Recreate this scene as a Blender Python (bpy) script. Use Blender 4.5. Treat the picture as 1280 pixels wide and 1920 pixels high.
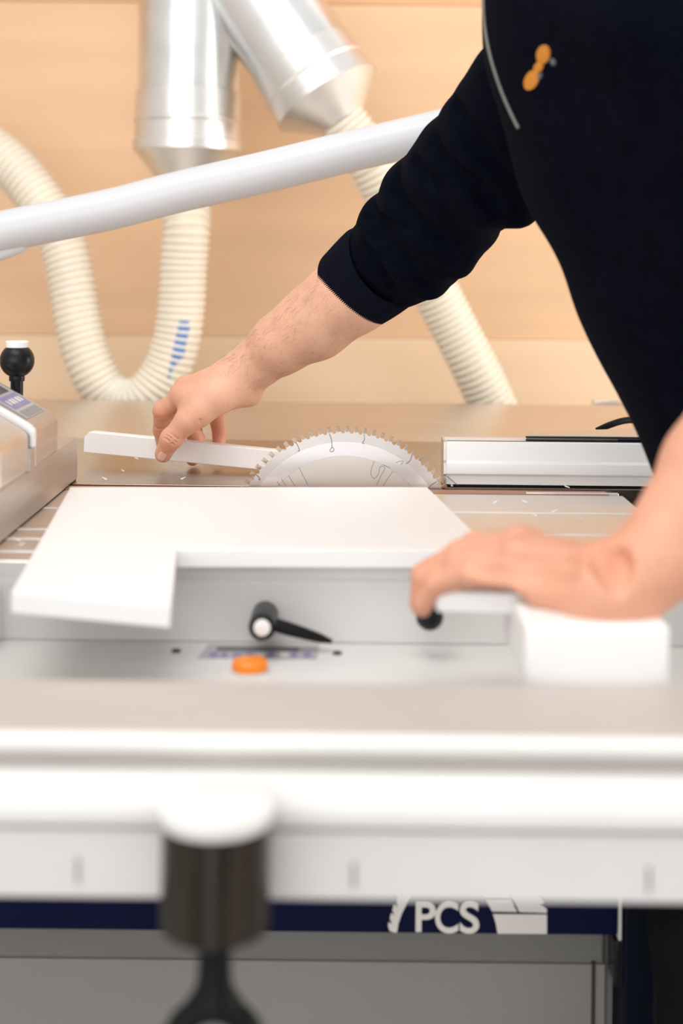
import bpy, math, random
import numpy as np
from mathutils import Vector, Matrix
from mathutils.bvhtree import BVHTree

for o in list(bpy.data.objects):
    bpy.data.objects.remove(o)
random.seed(4)
rng = np.random.default_rng(4)
C = bpy.context.scene.collection
PI = math.pi

# ------------------------------------------------------------------ camera
F_PX = 2667.0            # focal length in pixels of the 1280 x 1920 frame
HOR = 483.0              # row of the optical axis
CAM_Z = 1.17
TAB = 0.87               # height of the saw table
ROLL = math.radians(0.6)
cam_d = bpy.data.cameras.new('camera')
cam = bpy.data.objects.new('camera', cam_d)
C.objects.link(cam)
cam.location = (0, 0, CAM_Z)
cam.rotation_euler = (Matrix.Rotation(PI / 2, 3, 'X') @ Matrix.Rotation(ROLL, 3, 'Z')).to_euler()
cam_d.sensor_fit = 'VERTICAL'
cam_d.sensor_height = 36.0
cam_d.lens = F_PX / 1920 * 36.0
# the axis meets the picture at (640, HOR): shift in units of the larger side
cam_d.shift_x = 0.0
cam_d.shift_y = (HOR - 960.0) / 1920.0
cam_d.clip_start = 0.02
cam_d.dof.use_dof = True
cam_d.dof.focus_distance = 1.90
cam_d.dof.aperture_fstop = 2.8
cam_d.dof.aperture_blades = 9
bpy.context.scene.camera = cam

# ------------------------------------------------------------------ world, added lights, exposure
sc = bpy.context.scene
sc.view_settings.view_transform = 'Standard'
sc.view_settings.look = 'None'
sc.view_settings.gamma = 1.0
sc.view_settings.use_curve_mapping = False
sc.view_settings.exposure = 0.22
w = bpy.data.worlds.new('hall_daylight')
sc.world = w
w.use_nodes = True
bg = w.node_tree.nodes['Background']
bg.inputs[0].default_value = (1.0, 0.985, 0.97, 1)
bg.inputs[1].default_value = 0.72


def area(name, loc, target, sx, sy, power, col=(1, 1, 1)):
    l = bpy.data.lights.new(name, 'AREA')
    l.shape = 'RECTANGLE'
    l.size, l.size_y = sx, sy
    l.energy = power
    l.color = col
    o = bpy.data.objects.new(name, l)
    C.objects.link(o)
    o.location = loc
    o.rotation_euler = (Vector(target) - Vector(loc)).to_track_quat('-Z', 'Y').to_euler()
    return o


area('overhead_softbox_front', (-0.6, 0.3, 3.6), (0, 1.5, 0.9), 2.6, 1.2, 42, (1, 0.97, 0.94))  # unseen overhead softbox added to lift the white surfaces
area('overhead_softbox_back', (0.2, 2.5, 3.6), (0.0, 2.7, 0.9), 3.4, 0.8, 9, (1, 0.97, 0.94))  # second unseen softbox overhead, added to light the back
area('side_fill_light', (3.1, 1.9, 1.5), (0.4, 3.4, 1.05), 2.2, 1.6, 62, (1, 0.98, 0.96))  # unseen fill light added to brighten the right of the back wall
area('front_fill_light', (-1.3, -2.7, 1.9), (0.1, 2.4, 1.05), 4.2, 2.0, 62, (0.99, 0.99, 1))  # unseen fill light added behind the camera to brighten front faces


# ------------------------------------------------------------------ helpers
def P(u, v, d):
    x, y = u - 640.0, v - HOR
    c, s = math.cos(ROLL), math.sin(ROLL)
    xt, yt = x * c + y * s, -x * s + y * c
    return Vector((xt * d / F_PX, d, CAM_Z - yt * d / F_PX))


def lin(c):
    return tuple(((x / 255) / 12.92 if x <= 10.31 else ((x / 255 + 0.055) / 1.055) ** 2.4) for x in c)


def mat(name, rgb, rough=0.5, metal=0.0, var=0.06, scale=12.0, bump=0.0, bscale=200.0, stretch=(1, 1, 1),
        spec=0.5, sss=0.0, sss_r=(0.01, 0.004, 0.002), sheen=0.0, trans=0.0, alpha=1.0, rvar=0.0, coat=0.0):
    m = bpy.data.materials.new(name)
    m.use_nodes = True
    nt = m.node_tree
    b = nt.nodes['Principled BSDF']
    tc = nt.nodes.new('ShaderNodeTexCoord')
    mp = nt.nodes.new('ShaderNodeMapping')
    mp.inputs['Scale'].default_value = stretch
    nt.links.new(tc.outputs['Object'], mp.inputs[0])
    n = nt.nodes.new('ShaderNodeTexNoise')
    n.inputs['Scale'].default_value = scale
    n.inputs['Detail'].default_value = 5
    nt.links.new(mp.outputs[0], n.inputs['Vector'])
    r = nt.nodes.new('ShaderNodeValToRGB')
    r.color_ramp.elements[0].position = 0.3
    r.color_ramp.elements[1].position = 0.7
    r.color_ramp.elements[0].color = (*[max(0, c * (1 - var)) for c in rgb], 1)
    r.color_ramp.elements[1].color = (*[min(1, c * (1 + var)) for c in rgb], 1)
    nt.links.new(n.outputs[0], r.inputs[0])
    nt.links.new(r.outputs[0], b.inputs['Base Color'])
    b.inputs['Roughness'].default_value = rough
    b.inputs['Metallic'].default_value = metal
    b.inputs['Specular IOR Level'].default_value = spec
    if rvar:
        mr = nt.nodes.new('ShaderNodeMapRange')
        mr.inputs[3].default_value = max(0.02, rough - rvar)
        mr.inputs[4].default_value = rough + rvar
        nt.links.new(n.outputs[0], mr.inputs[0])
        nt.links.new(mr.outputs[0], b.inputs['Roughness'])
    if sss:
        b.inputs['Subsurface Weight'].default_value = sss
        b.inputs['Subsurface Radius'].default_value = (1.0, 0.35, 0.2)
        b.inputs['Subsurface Scale'].default_value = sss_r[0]
    if sheen:
        b.inputs['Sheen Weight'].default_value = sheen
        b.inputs['Sheen Roughness'].default_value = 0.5
    if trans:
        b.inputs['Transmission Weight'].default_value = trans
    if coat:
        b.inputs['Coat Weight'].default_value = coat
    if alpha < 1:
        b.inputs['Alpha'].default_value = alpha
    if bump:
        bn = nt.nodes.new('ShaderNodeTexNoise')
        bn.inputs['Scale'].default_value = bscale
        bn.inputs['Detail'].default_value = 3
        nt.links.new(mp.outputs[0], bn.inputs['Vector'])
        bp = nt.nodes.new('ShaderNodeBump')
        bp.inputs['Strength'].default_value = bump
        bp.inputs['Distance'].default_value = 0.002
        nt.links.new(bn.outputs[0], bp.inputs['Height'])
        nt.links.new(bp.outputs[0], b.inputs['Normal'])
    return m


M = {}
M['wall_top'] = mat('orange_wood_panel', (0.68, 0.385, 0.20), 0.45, var=0.05, scale=3, stretch=(0.4, 1, 5))
M['wall'] = mat('warm_wood_panel', (0.745, 0.485, 0.285), 0.45, var=0.05, scale=3, stretch=(0.4, 1, 5), bump=0.05, bscale=60)
M['wall_low'] = mat('light_wood_panel', (0.83, 0.60, 0.395), 0.45, var=0.04, scale=3, stretch=(0.4, 1, 5))
M['plaster'] = mat('white_plaster', (0.78, 0.77, 0.75), 0.8, var=0.03, bump=0.1)
M['concrete'] = mat('grey_concrete', (0.42, 0.41, 0.40), 0.6, var=0.12, scale=5, bump=0.15)
M['galv'] = mat('galvanised_sheet', (0.80, 0.81, 0.81), 0.30, 1.0, var=0.05, scale=14, rvar=0.06)
M['galv_band'] = mat('galvanised_band', (0.80, 0.79, 0.77), 0.38, 1.0, var=0.05, scale=14, rvar=0.06)
M['hose'] = mat('cream_hose_film', (0.74, 0.65, 0.50), 0.4, var=0.04)
M['spiral'] = mat('white_hose_spiral', (0.84, 0.80, 0.71), 0.4, var=0.02)
M['blue_ink'] = mat('blue_print', (0.10, 0.22, 0.50), 0.5, var=0.1)
M['tube'] = mat('grey_powder_coat', (0.62, 0.63, 0.655), 0.35, var=0.02)
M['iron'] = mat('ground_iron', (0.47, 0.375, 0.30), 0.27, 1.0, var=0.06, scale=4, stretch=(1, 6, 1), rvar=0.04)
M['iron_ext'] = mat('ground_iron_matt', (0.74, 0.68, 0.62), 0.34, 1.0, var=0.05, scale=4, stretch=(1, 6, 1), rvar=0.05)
M['alu'] = mat('anodised_aluminium', (0.80, 0.77, 0.73), 0.36, 1.0, var=0.04, scale=6, stretch=(1, 20, 20), rvar=0.04)
M['alu_bright'] = mat('bright_aluminium', (0.93, 0.93, 0.93), 0.30, 1.0, var=0.02, scale=6, stretch=(1, 20, 20))
M['alu_face'] = mat('satin_aluminium', (0.90, 0.895, 0.89), 0.5, 0.10, var=0.02, scale=6, stretch=(1, 20, 20))
M['alu_dull'] = mat('dull_aluminium', (0.63, 0.58, 0.53), 0.42, 1.0, var=0.05, scale=7, stretch=(20, 1, 20), rvar=0.05)
M['beam_top'] = mat('beige_anodised_top', (0.50, 0.46, 0.43), 0.5, 0.1, var=0.03)
M['beam'] = mat('pale_grey_coating', (0.66, 0.645, 0.64), 0.45, var=0.02)
M['beam_white'] = mat('white_coating', (0.76, 0.75, 0.73), 0.4, var=0.02)
M['panel'] = mat('grey_machine_paint', (0.73, 0.72, 0.71), 0.42, var=0.03)
M['shelf'] = mat('light_machine_paint', (0.70, 0.685, 0.67), 0.42, var=0.03)
M['base'] = mat('grey_cabinet_paint', (0.25, 0.24, 0.225), 0.5, var=0.04, scale=4)
M['base_shaded'] = mat('shaded_cabinet_paint', (0.17, 0.165, 0.155), 0.5, var=0.04, scale=4)  # cabinet grey darkened to carry the shade below the navy panel
M['navy'] = mat('navy_paint', (0.003, 0.005, 0.030), 0.5, var=0.1, spec=0.08)
M['navy_dark'] = mat('dark_navy_paint', (0.004, 0.006, 0.013), 0.5, var=0.1, spec=0.1)
M['logo'] = mat('pale_grey_print', (0.74, 0.70, 0.66), 0.5, var=0.03)
M['white_pl'] = mat('white_plastic', (0.86, 0.85, 0.845), 0.4, var=0.01, scale=5)
M['black'] = mat('black_plastic', (0.006, 0.007, 0.008), 0.32, var=0.1, spec=0.25)
M['black_rub'] = mat('black_rubber', (0.005, 0.006, 0.007), 0.5, var=0.1, spec=0.15)
M['dark'] = mat('dark_gap', (0.03, 0.028, 0.026), 0.6, var=0.1)
M['grey_dark'] = mat('dark_grey_metal', (0.16, 0.16, 0.16), 0.4, 0.4, var=0.1)
M['steel_dark'] = mat('dark_steel_reflections', (0.060, 0.050, 0.042), 0.32, 1.0, var=0.6, scale=9, stretch=(7, 7, 0.3))  # strong upright streaks put reflections of the surroundings into the steel colour
M['blade'] = mat('ground_blade_steel', (0.60, 0.575, 0.555), 0.30, 1.0, var=0.03, scale=10, rvar=0.04)
M['blade_reflection'] = mat('blade_steel_reflection', (0.72, 0.705, 0.715), 0.26, 1.0, var=0.03, scale=10, rvar=0.03)  # lighter steel colour stands for the arc of reflection on the blade
M['blade_mid'] = mat('brushed_blade_steel', (0.64, 0.605, 0.57), 0.36, 1.0, var=0.04, scale=10, rvar=0.05)
M['carbide'] = mat('brazed_carbide', (0.43, 0.345, 0.265), 0.22, 1.0, var=0.25, scale=90)
M['etch'] = mat('etched_line', (0.20, 0.18, 0.165), 0.6, var=0.1)
M['orange'] = mat('orange_plastic', (0.95, 0.25, 0.012), 0.35, var=0.03)
M['label'] = mat('grey_label_film', (0.42, 0.41, 0.44), 0.4, var=0.04)
M['mark_grey'] = mat('grey_mark', (0.2, 0.19, 0.19), 0.5, var=0.1)
M['label_dark'] = mat('dark_label_film', (0.25, 0.245, 0.24), 0.4, var=0.04)
M['purple'] = mat('violet_print', (0.25, 0.235, 0.40), 0.5, var=0.1)
M['copper'] = mat('brown_fibre_strip', (0.34, 0.15, 0.075), 0.4, var=0.12, scale=20)
M['glass_edge'] = mat('smoked_plate', (0.36, 0.36, 0.36), 0.15, var=0.04, coat=0.5)
M['chip'] = mat('white_shaving', (0.92, 0.90, 0.86), 0.6, var=0.03)
M['fabric'] = mat('navy_knit', (0.0024, 0.0032, 0.0078), 0.9, var=0.22, scale=60, bump=0.5, bscale=900, spec=0.03, sheen=0.004)
M['rib'] = mat('navy_rib_knit', (0.0034, 0.0046, 0.012), 0.9, var=0.15, scale=80, bump=0.3, bscale=900, spec=0.08, sheen=0.02)
M['zip'] = mat('grey_zip_tape', (0.15, 0.145, 0.135), 0.6, var=0.1, scale=200)
M['emb'] = mat('orange_thread', (0.60, 0.22, 0.02), 0.7, var=0.2, scale=400, bump=0.4, bscale=800)
M['emb_grey'] = mat('grey_thread', (0.11, 0.11, 0.14), 0.7, var=0.2, scale=400)
M['trouser'] = mat('black_work_trousers', (0.006, 0.006, 0.008), 0.9, var=0.2, scale=40, spec=0.1)
M['hair'] = mat('brown_hair', (0.05, 0.03, 0.018), 0.55, var=0.3, scale=90, bump=0.6, bscale=150)
M['armhair'] = mat('brown_arm_hair', (0.24, 0.125, 0.07), 0.5, var=0.2)
M['nail'] = mat('finger_nail', (0.80, 0.50, 0.40), 0.28, var=0.03, sss=0.2, sss_r=(0.002,))


def skin_material():
    m = mat('skin', (0.70, 0.40, 0.275), 0.46, var=0.09, scale=26, bump=0.0, sss=0.22, sss_r=(0.006,), spec=0.4)
    nt = m.node_tree
    b = nt.nodes['Principled BSDF']
    ramp = [n for n in nt.nodes if n.type == 'VALTORGB'][0]
    at = nt.nodes.new('ShaderNodeAttribute')
    at.attribute_name = 'blush'
    mx = nt.nodes.new('ShaderNodeMixRGB')
    mx.blend_type = 'MIX'
    mx.inputs[2].default_value = (0.66, 0.27, 0.165, 1)
    nt.links.new(at.outputs['Fac'], mx.inputs[0])
    nt.links.new(ramp.outputs[0], mx.inputs[1])
    # small freckles
    tc = [n for n in nt.nodes if n.type == 'TEX_COORD'][0]
    fn = nt.nodes.new('ShaderNodeTexNoise')
    fn.inputs['Scale'].default_value = 150
    nt.links.new(tc.outputs['Object'], fn.inputs['Vector'])
    fr = nt.nodes.new('ShaderNodeValToRGB')
    fr.color_ramp.elements[0].position = 0.66
    fr.color_ramp.elements[1].position = 0.78
    nt.links.new(fn.outputs[0], fr.inputs[0])
    m2 = nt.nodes.new('ShaderNodeMixRGB')
    m2.inputs[2].default_value = (0.50, 0.22, 0.13, 1)
    ml = nt.nodes.new('ShaderNodeMath')
    ml.operation = 'MULTIPLY'
    ml.inputs[1].default_value = 0.45
    nt.links.new(fr.outputs[0], ml.inputs[0])
    nt.links.new(ml.outputs[0], m2.inputs[0])
    nt.links.new(mx.outputs[0], m2.inputs[1])
    nt.links.new(m2.outputs[0], b.inputs['Base Color'])
    # fine skin relief: pores plus wrinkles
    v = nt.nodes.new('ShaderNodeTexVoronoi')
    v.inputs['Scale'].default_value = 650
    nt.links.new(tc.outputs['Object'], v.inputs['Vector'])
    n2 = nt.nodes.new('ShaderNodeTexNoise')
    n2.inputs['Scale'].default_value = 120
    n2.inputs['Detail'].default_value = 5
    nt.links.new(tc.outputs['Object'], n2.inputs['Vector'])
    ad = nt.nodes.new('ShaderNodeMath')
    ad.operation = 'ADD'
    nt.links.new(v.outputs['Distance'], ad.inputs[0])
    nt.links.new(n2.outputs[0], ad.inputs[1])
    bp = nt.nodes.new('ShaderNodeBump')
    bp.inputs['Strength'].default_value = 0.22
    bp.inputs['Distance'].default_value = 0.0012
    nt.links.new(ad.outputs[0], bp.inputs['Height'])
    nt.links.new(bp.outputs[0], b.inputs['Normal'])
    return m


M['skin'] = skin_material()


class MB:
    """collects shapes in world coordinates"""

    def __init__(s):
        s.v, s.f = [], []

    def add(s, vs, fs):
        k = len(s.v)
        s.v += [tuple(x) for x in vs]
        s.f += [[i + k for i in f] for f in fs]

    def box(s, a, b):
        x0, y0, z0 = a
        x1, y1, z1 = b
        s.add([(x0, y0, z0), (x1, y0, z0), (x1, y1, z0), (x0, y1, z0), (x0, y0, z1), (x1, y0, z1), (x1, y1, z1), (x0, y1, z1)],
              [[0, 3, 2, 1], [4, 5, 6, 7], [0, 1, 5, 4], [1, 2, 6, 5], [2, 3, 7, 6], [3, 0, 4, 7]])
        return s

    def prism(s, poly, off):
        """closed polygon (list of 3-D points) extruded along the vector off"""
        n = len(poly)
        off = Vector(off)
        vs = [Vector(p) for p in poly] + [Vector(p) + off for p in poly]
        nrm = Vector((0, 0, 0))
        for i in range(n):
            a, b = vs[i], vs[(i + 1) % n]
            nrm += Vector(((a.y - b.y) * (a.z + b.z), (a.z - b.z) * (a.x + b.x), (a.x - b.x) * (a.y + b.y)))
        fl = nrm.dot(off) > 0
        f0 = list(range(n))
        f1 = list(range(n, 2 * n))
        sd = [[i, (i + 1) % n, (i + 1) % n + n, i + n] for i in range(n)]
        if fl:
            fs = [f0[::-1], f1] + sd
        else:
            fs = [f0, f1[::-1]] + [q[::-1] for q in sd]
        s.add(vs, fs)
        return s

    def lathe(s, base, axis, prof, n=40, caps=True):
        """prof: list of (distance along axis, radius)"""
        ax = Vector(axis).normalized()
        t = Vector((0, 0, 1)) if abs(ax.z) < 0.9 else Vector((1, 0, 0))
        e1 = ax.cross(t).normalized()
        e2 = ax.cross(e1)
        vs, fs = [], []
        for h, r in prof:
            for i in range(n):
                a = 2 * PI * i / n
                vs.append(Vector(base) + ax * h + (e1 * math.cos(a) + e2 * math.sin(a)) * max(r, 1e-5))
        for j in range(len(prof) - 1):
            for i in range(n):
                i2 = (i + 1) % n
                fs.append([j * n + i, j * n + i2, (j + 1) * n + i2, (j + 1) * n + i])
        if caps:
            fs.append([i for i in range(n)][::-1])
            k = (len(prof) - 1) * n
            fs.append([k + i for i in range(n)])
        s.add(vs, fs)
        return s

    def sweep(s, pts, rad, n=16, caps=True, ang=None):
        """tube along pts; rad a number or list; ang (a0, a1) for an open strip"""
        pts = [Vector(p) for p in pts]
        m = len(pts)
        tan = [(pts[min(i + 1, m - 1)] - pts[max(i - 1, 0)]).normalized() for i in range(m)]
        nrm = Vector((0, 1, 0))
        vs, fs = [], []
        fr = []
        for i in range(m):
            nrm = (nrm - tan[i] * nrm.dot(tan[i]))
            if nrm.length < 1e-4:
                nrm = tan[i].orthogonal()
            nrm.normalize()
            bn = tan[i].cross(nrm)
            r = rad[i] if hasattr(rad, '__len__') else rad
            fr.append((pts[i], nrm.copy(), bn.copy()))
            for k in range(n):
                a = 2 * PI * k / n if ang is None else ang[0] + (ang[1] - ang[0]) * k / (n - 1)
                vs.append(pts[i] + (nrm * math.cos(a) + bn * math.sin(a)) * r)
        for i in range(m - 1):
            for k in range(n if ang is None else n - 1):
                k2 = (k + 1) % n
                fs.append([i * n + k, i * n + k2, (i + 1) * n + k2, (i + 1) * n + k])
        if caps and ang is None:
            fs.append(list(range(n))[::-1])
            fs.append([(m - 1) * n + k for k in range(n)])
        s.add(vs, fs)
        return fr

    def build(s, name, material, parent=None, smooth=False, bevel=0.0, seg=2, angle=40):
        me = bpy.data.meshes.new(name)
        me.from_pydata(s.v, [], s.f)
        me.validate()
        me.update()
        return link_mesh(name, me, material, parent, smooth, bevel, seg, angle)


def link_mesh(name, me, material, parent=None, smooth=False, bevel=0.0, seg=2, angle=40):
    o = bpy.data.objects.new(name, me)
    C.objects.link(o)
    if material:
        me.materials.append(M[material])
    if parent is not None:
        o.parent = parent
        o.matrix_parent_inverse = world(parent).inverted()
    if smooth or bevel:
        me.polygons.foreach_set('use_smooth', [True] * len(me.polygons))
        try:
            me.set_sharp_from_angle(angle=math.radians(angle if not bevel else 60))
        except Exception:
            pass
    if bevel:
        b = o.modifiers.new('bevel', 'BEVEL')
        b.width = bevel
        b.segments = seg
        b.limit_method = 'ANGLE'
        b.angle_limit = math.radians(35)
        b.harden_normals = False
    return o


def world(o):
    m = o.matrix_basis.copy()
    if o.parent:
        m = world(o.parent) @ o.matrix_parent_inverse @ m
    return m


def tag(o, label, cat, group=None):
    o['label'] = label
    o['category'] = cat
    if group:
        o['group'] = group
    return o


def thing(name, label, cat, loc, group=None):
    o = bpy.data.objects.new(name, None)
    o.empty_display_size = 0.05
    C.objects.link(o)
    o.location = loc
    return tag(o, label, cat, group)


def spline(pts, n=20):
    """Catmull-Rom through the points"""
    p = [Vector(q) for q in pts]
    p = [p[0] * 2 - p[1]] + p + [p[-1] * 2 - p[-2]]
    out = []
    for i in range(1, len(p) - 2):
        for k in range(n):
            t = k / n
            a, b, c, d = p[i - 1], p[i], p[i + 1], p[i + 2]
            out.append(0.5 * ((2 * b) + (c - a) * t + (2 * a - 5 * b + 4 * c - d) * t * t + (3 * b - a - 3 * c + d) * t ** 3))
    out.append(p[-2])
    return out


def resample(pts, step):
    L = [0.0]
    for a, b in zip(pts, pts[1:]):
        L.append(L[-1] + (b - a).length)
    n = max(2, int(L[-1] / step))
    out, j = [], 0
    for i in range(n + 1):
        s = L[-1] * i / n
        while j < len(L) - 2 and L[j + 1] < s:
            j += 1
        t = (s - L[j]) / max(1e-9, L[j + 1] - L[j])
        out.append(pts[j].lerp(pts[j + 1], t))
    return out


def struct(o):
    o['kind'] = 'structure'
    return o


def flat_print(mb, quad, off):
    return mb.prism(quad, off)


# ------------------------------------------------------------------ implicit bodies (rounded limbs blended, then meshed)
class Field:
    def __init__(s, lo, hi, h):
        s.lo, s.h = np.array(lo, np.float32), h
        s.n = [int((hi[i] - lo[i]) / h) + 1 for i in range(3)]
        s.F = np.full(s.n, 0.06, np.float32)

    def sub(s):
        g = Field.__new__(Field)
        g.lo, g.h, g.n = s.lo, s.h, s.n
        g.F = np.full(s.n, 0.06, np.float32)
        return g

    def block(s, lo, hi):
        i0 = [max(0, int((lo[i] - s.lo[i]) / s.h)) for i in range(3)]
        i1 = [min(s.n[i], int((hi[i] - s.lo[i]) / s.h) + 2) for i in range(3)]
        if any(i1[i] <= i0[i] for i in range(3)):
            return None, None
        ax = [s.lo[i] + s.h * np.arange(i0[i], i1[i], dtype=np.float32) for i in range(3)]
        g = np.meshgrid(*ax, indexing='ij', sparse=True)
        return tuple(slice(i0[i], i1[i]) for i in range(3)), g

    def cone(s, a, b, r1, r2, k=0.008, flat=None, m=0.05, carve=False):
        """tapered limb piece; flat = (axis, factor) thins it along the axis"""
        R = max(r1, r2) + m
        lo = [min(a[i], b[i]) - R for i in range(3)]
        hi = [max(a[i], b[i]) + R for i in range(3)]
        sl, g = s.block(lo, hi)
        if sl is None:
            return
        ab = [b[i] - a[i] for i in range(3)]
        L2 = max(1e-12, sum(x * x for x in ab))
        w = [g[i] - a[i] for i in range(3)]
        t = np.clip((w[0] * ab[0] + w[1] * ab[1] + w[2] * ab[2]) / L2, 0, 1)
        w = [w[i] - t * ab[i] for i in range(3)]
        if flat:
            n = Vector(flat[0]).normalized()
            q = (w[0] * n[0] + w[1] * n[1] + w[2] * n[2]) * (flat[1] - 1)
            w = [w[i] + q * n[i] for i in range(3)]
        d = np.sqrt(w[0] ** 2 + w[1] ** 2 + w[2] ** 2) - (r1 + (r2 - r1) * t)
        if carve:
            s.F[sl] = -smin(-s.F[sl], d, k)
        else:
            s.F[sl] = smin(s.F[sl], d, k)

    def chain(s, pts, rad, k=0.008, flat=None, carve=False, m=0.05):
        for i in range(len(pts) - 1):
            s.cone(pts[i], pts[i + 1], rad[i], rad[i + 1], k, flat, m, carve)

    def ball(s, c, r, k=0.008, flat=None):
        s.cone(c, c, r, r, k, flat)

    def merge(s, g, k):
        s.F = smin(s.F, g.F, k)

    def front(s, u, v, d0, d1, push=0.0):
        """point where the line of sight through (u, v) first meets the body"""
        for d in np.arange(d0, d1, 0.0012):
            p = P(u, v, float(d))
            i = [int(round((p[k] - s.lo[k]) / s.h)) for k in range(3)]
            if all(0 <= i[k] < s.n[k] for k in range(3)) and s.F[i[0], i[1], i[2]] < 0:
                return P(u, v, float(d) + push)
        return None

    def press(s, pts, r, k, d0, d1, depth=0.4):
        q = [s.front(u, v, d0, d1, r * (2 * depth - 1)) for u, v in pts]
        q = [x for x in q if x is not None]
        if len(q) > 1:
            q = resample(spline(q, 6), 0.006) if len(q) > 2 else q
            n = len(q)
            s.chain(q, [r * min(1, 0.35 + 2.2 * min(i, n - 1 - i) / n) for i in range(n)], k, carve=True, m=0.03)

    def mesh(s):
        return surface_net(s.F, s.lo, s.h)


def smin(a, b, k):
    h = np.maximum(k - np.abs(a - b), 0) / k
    return np.minimum(a, b) - h * h * (k * 0.25)


def surface_net(F, lo, h):
    S = F < 0
    nx, ny, nz = F.shape
    cnt = np.zeros((nx - 1, ny - 1, nz - 1), np.uint8)
    for i in (0, 1):
        for j in (0, 1):
            for k in (0, 1):
                cnt += S[i:nx - 1 + i, j:ny - 1 + j, k:nz - 1 + k]
    act = (cnt > 0) & (cnt < 8)
    cells = np.argwhere(act)
    idx = np.full(act.shape, -1, np.int32)
    idx[tuple(cells.T)] = np.arange(len(cells))
    V = np.zeros((len(cells), 3), np.float64)
    W = np.zeros(len(cells))
    co = [(i, j, k) for i in (0, 1) for j in (0, 1) for k in (0, 1)]
    val = {c: F[cells[:, 0] + c[0], cells[:, 1] + c[1], cells[:, 2] + c[2]] for c in co}
    for c in co:
        for ax in range(3):
            if c[ax] == 0:
                d = list(c)
                d[ax] = 1
                d = tuple(d)
                a, b = val[c], val[d]
                m = (a < 0) != (b < 0)
                t = np.where(m, a / np.where(m, a - b, 1), 0)
                p = np.tile(np.array(c, float), (len(cells), 1))
                p[:, ax] += t
                V[m] += p[m]
                W[m] += 1
    V = (V / W[:, None] + cells) * h + lo
    quads = []
    for ax in range(3):
        o1, o2 = [(1, 2), (2, 0), (0, 1)][ax]
        sl0 = [slice(1, -1)] * 3
        sl0[ax] = slice(0, -1)
        sl1 = list(sl0)
        sl1[ax] = slice(1, None)
        A, B = S[tuple(sl0)], S[tuple(sl1)]
        for flip, m in ((False, A & ~B), (True, ~A & B)):
            e = np.argwhere(m)
            off = np.ones(3, int)
            off[ax] = 0
            e = e + off
            u = np.zeros(3, int)
            u[o1] = 1
            v = np.zeros(3, int)
            v[o2] = 1
            q = np.stack([idx[tuple((e - u - v).T)], idx[tuple((e - v).T)], idx[tuple(e.T)], idx[tuple((e - u).T)]], 1)
            if flip:
                q = q[:, ::-1]
            quads.append(q)
    Q = np.concatenate(quads)
    Q = Q[(Q >= 0).all(1)]
    return V, Q


def np_mesh(name, V, Q):
    me = bpy.data.meshes.new(name)
    me.vertices.add(len(V))
    me.vertices.foreach_set('co', np.ascontiguousarray(V, np.float32).ravel())
    me.loops.add(Q.size)
    me.loops.foreach_set('vertex_index', np.ascontiguousarray(Q, np.int32).ravel())
    me.polygons.add(len(Q))
    me.polygons.foreach_set('loop_start', np.arange(0, Q.size, 4, dtype=np.int32))
    me.polygons.foreach_set('loop_total', np.full(len(Q), 4, np.int32))
    me.polygons.foreach_set('use_smooth', np.ones(len(Q), bool))
    me.update(calc_edges=True)
    me.validate()
    return me


def relax(V, Q, it=2, lam=0.5):
    E = np.concatenate([Q[:, [0, 1]], Q[:, [1, 2]], Q[:, [2, 3]], Q[:, [3, 0]]])
    E = np.concatenate([E, E[:, ::-1]])
    deg = np.bincount(E[:, 0], minlength=len(V)).astype(float)
    for _ in range(it):
        for l in (lam, -lam * 0.9):
            A = np.stack([np.bincount(E[:, 0], weights=V[E[:, 1], c], minlength=len(V)) for c in range(3)], 1) / deg[:, None]
            V = V + l * (A - V)
    return V


# ================================================================== the setting
Z = lambda dz: TAB + dz
struct(MB().box((-4, -3, -0.1), (4, 3.6, 0)).build('floor', 'concrete'))
wb = struct(MB().box((-4, 3.50, 0), (4, 3.6, 3.4)).build('wall_back', 'wall'))
struct(MB().box((-4.1, -3, 0), (-4, 3.6, 3.4)).build('wall_left', 'plaster'))
struct(MB().box((4, -3, 0), (4.1, 3.6, 3.4)).build('wall_right', 'plaster'))
# broad wood panels screwed on the back wall, joints recessed
zj = P(640, 634, 3.47).z
zk = P(640, 8, 3.47).z
for x0, x1 in ((-4, -1.35), (-1.35, 1.25), (1.25, 4)):
    MB().box((x0 + 0.001, 3.472, zj + 0.001), (x1 - 0.001, 3.50, zk - 0.001)).build('wood_panel', 'wall', wb, bevel=0.001)
    MB().box((x0 + 0.001, 3.476, zk + 0.001), (x1 - 0.001, 3.50, 3.4)).build('wood_panel', 'wall_top', wb, bevel=0.001)
    MB().box((x0 + 0.001, 3.468, 0.0), (x1 - 0.001, 3.50, zj)).build('wood_panel', 'wall_low', wb, bevel=0.002)

# ================================================================== the panel saw
saw = thing('panel_saw', 'large panel saw with ground iron table, grey cabinet and navy stripe', 'saw', (0, 1.9, 0))
X_L = -1.15
# main table and extension table
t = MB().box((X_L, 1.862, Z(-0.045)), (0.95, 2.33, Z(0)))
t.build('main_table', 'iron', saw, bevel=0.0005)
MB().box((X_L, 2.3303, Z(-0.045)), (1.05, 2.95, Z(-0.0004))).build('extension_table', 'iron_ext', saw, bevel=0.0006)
# fibre strip and steel strip beside the blade slot
MB().box((-0.62, 1.815, Z(-0.030)), (0.345, 1.8455, Z(0.0005))).build('fibre_strip', 'copper', saw, bevel=0.0005)
a, b = P(985, 924, 1.826), P(1158, 927, 1.826)
MB().box((a.x, 1.819, Z(-0.004)), (b.x, 1.829, Z(0.0014))).build('steel_strip', 'alu_bright', saw, bevel=0.0004)
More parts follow.
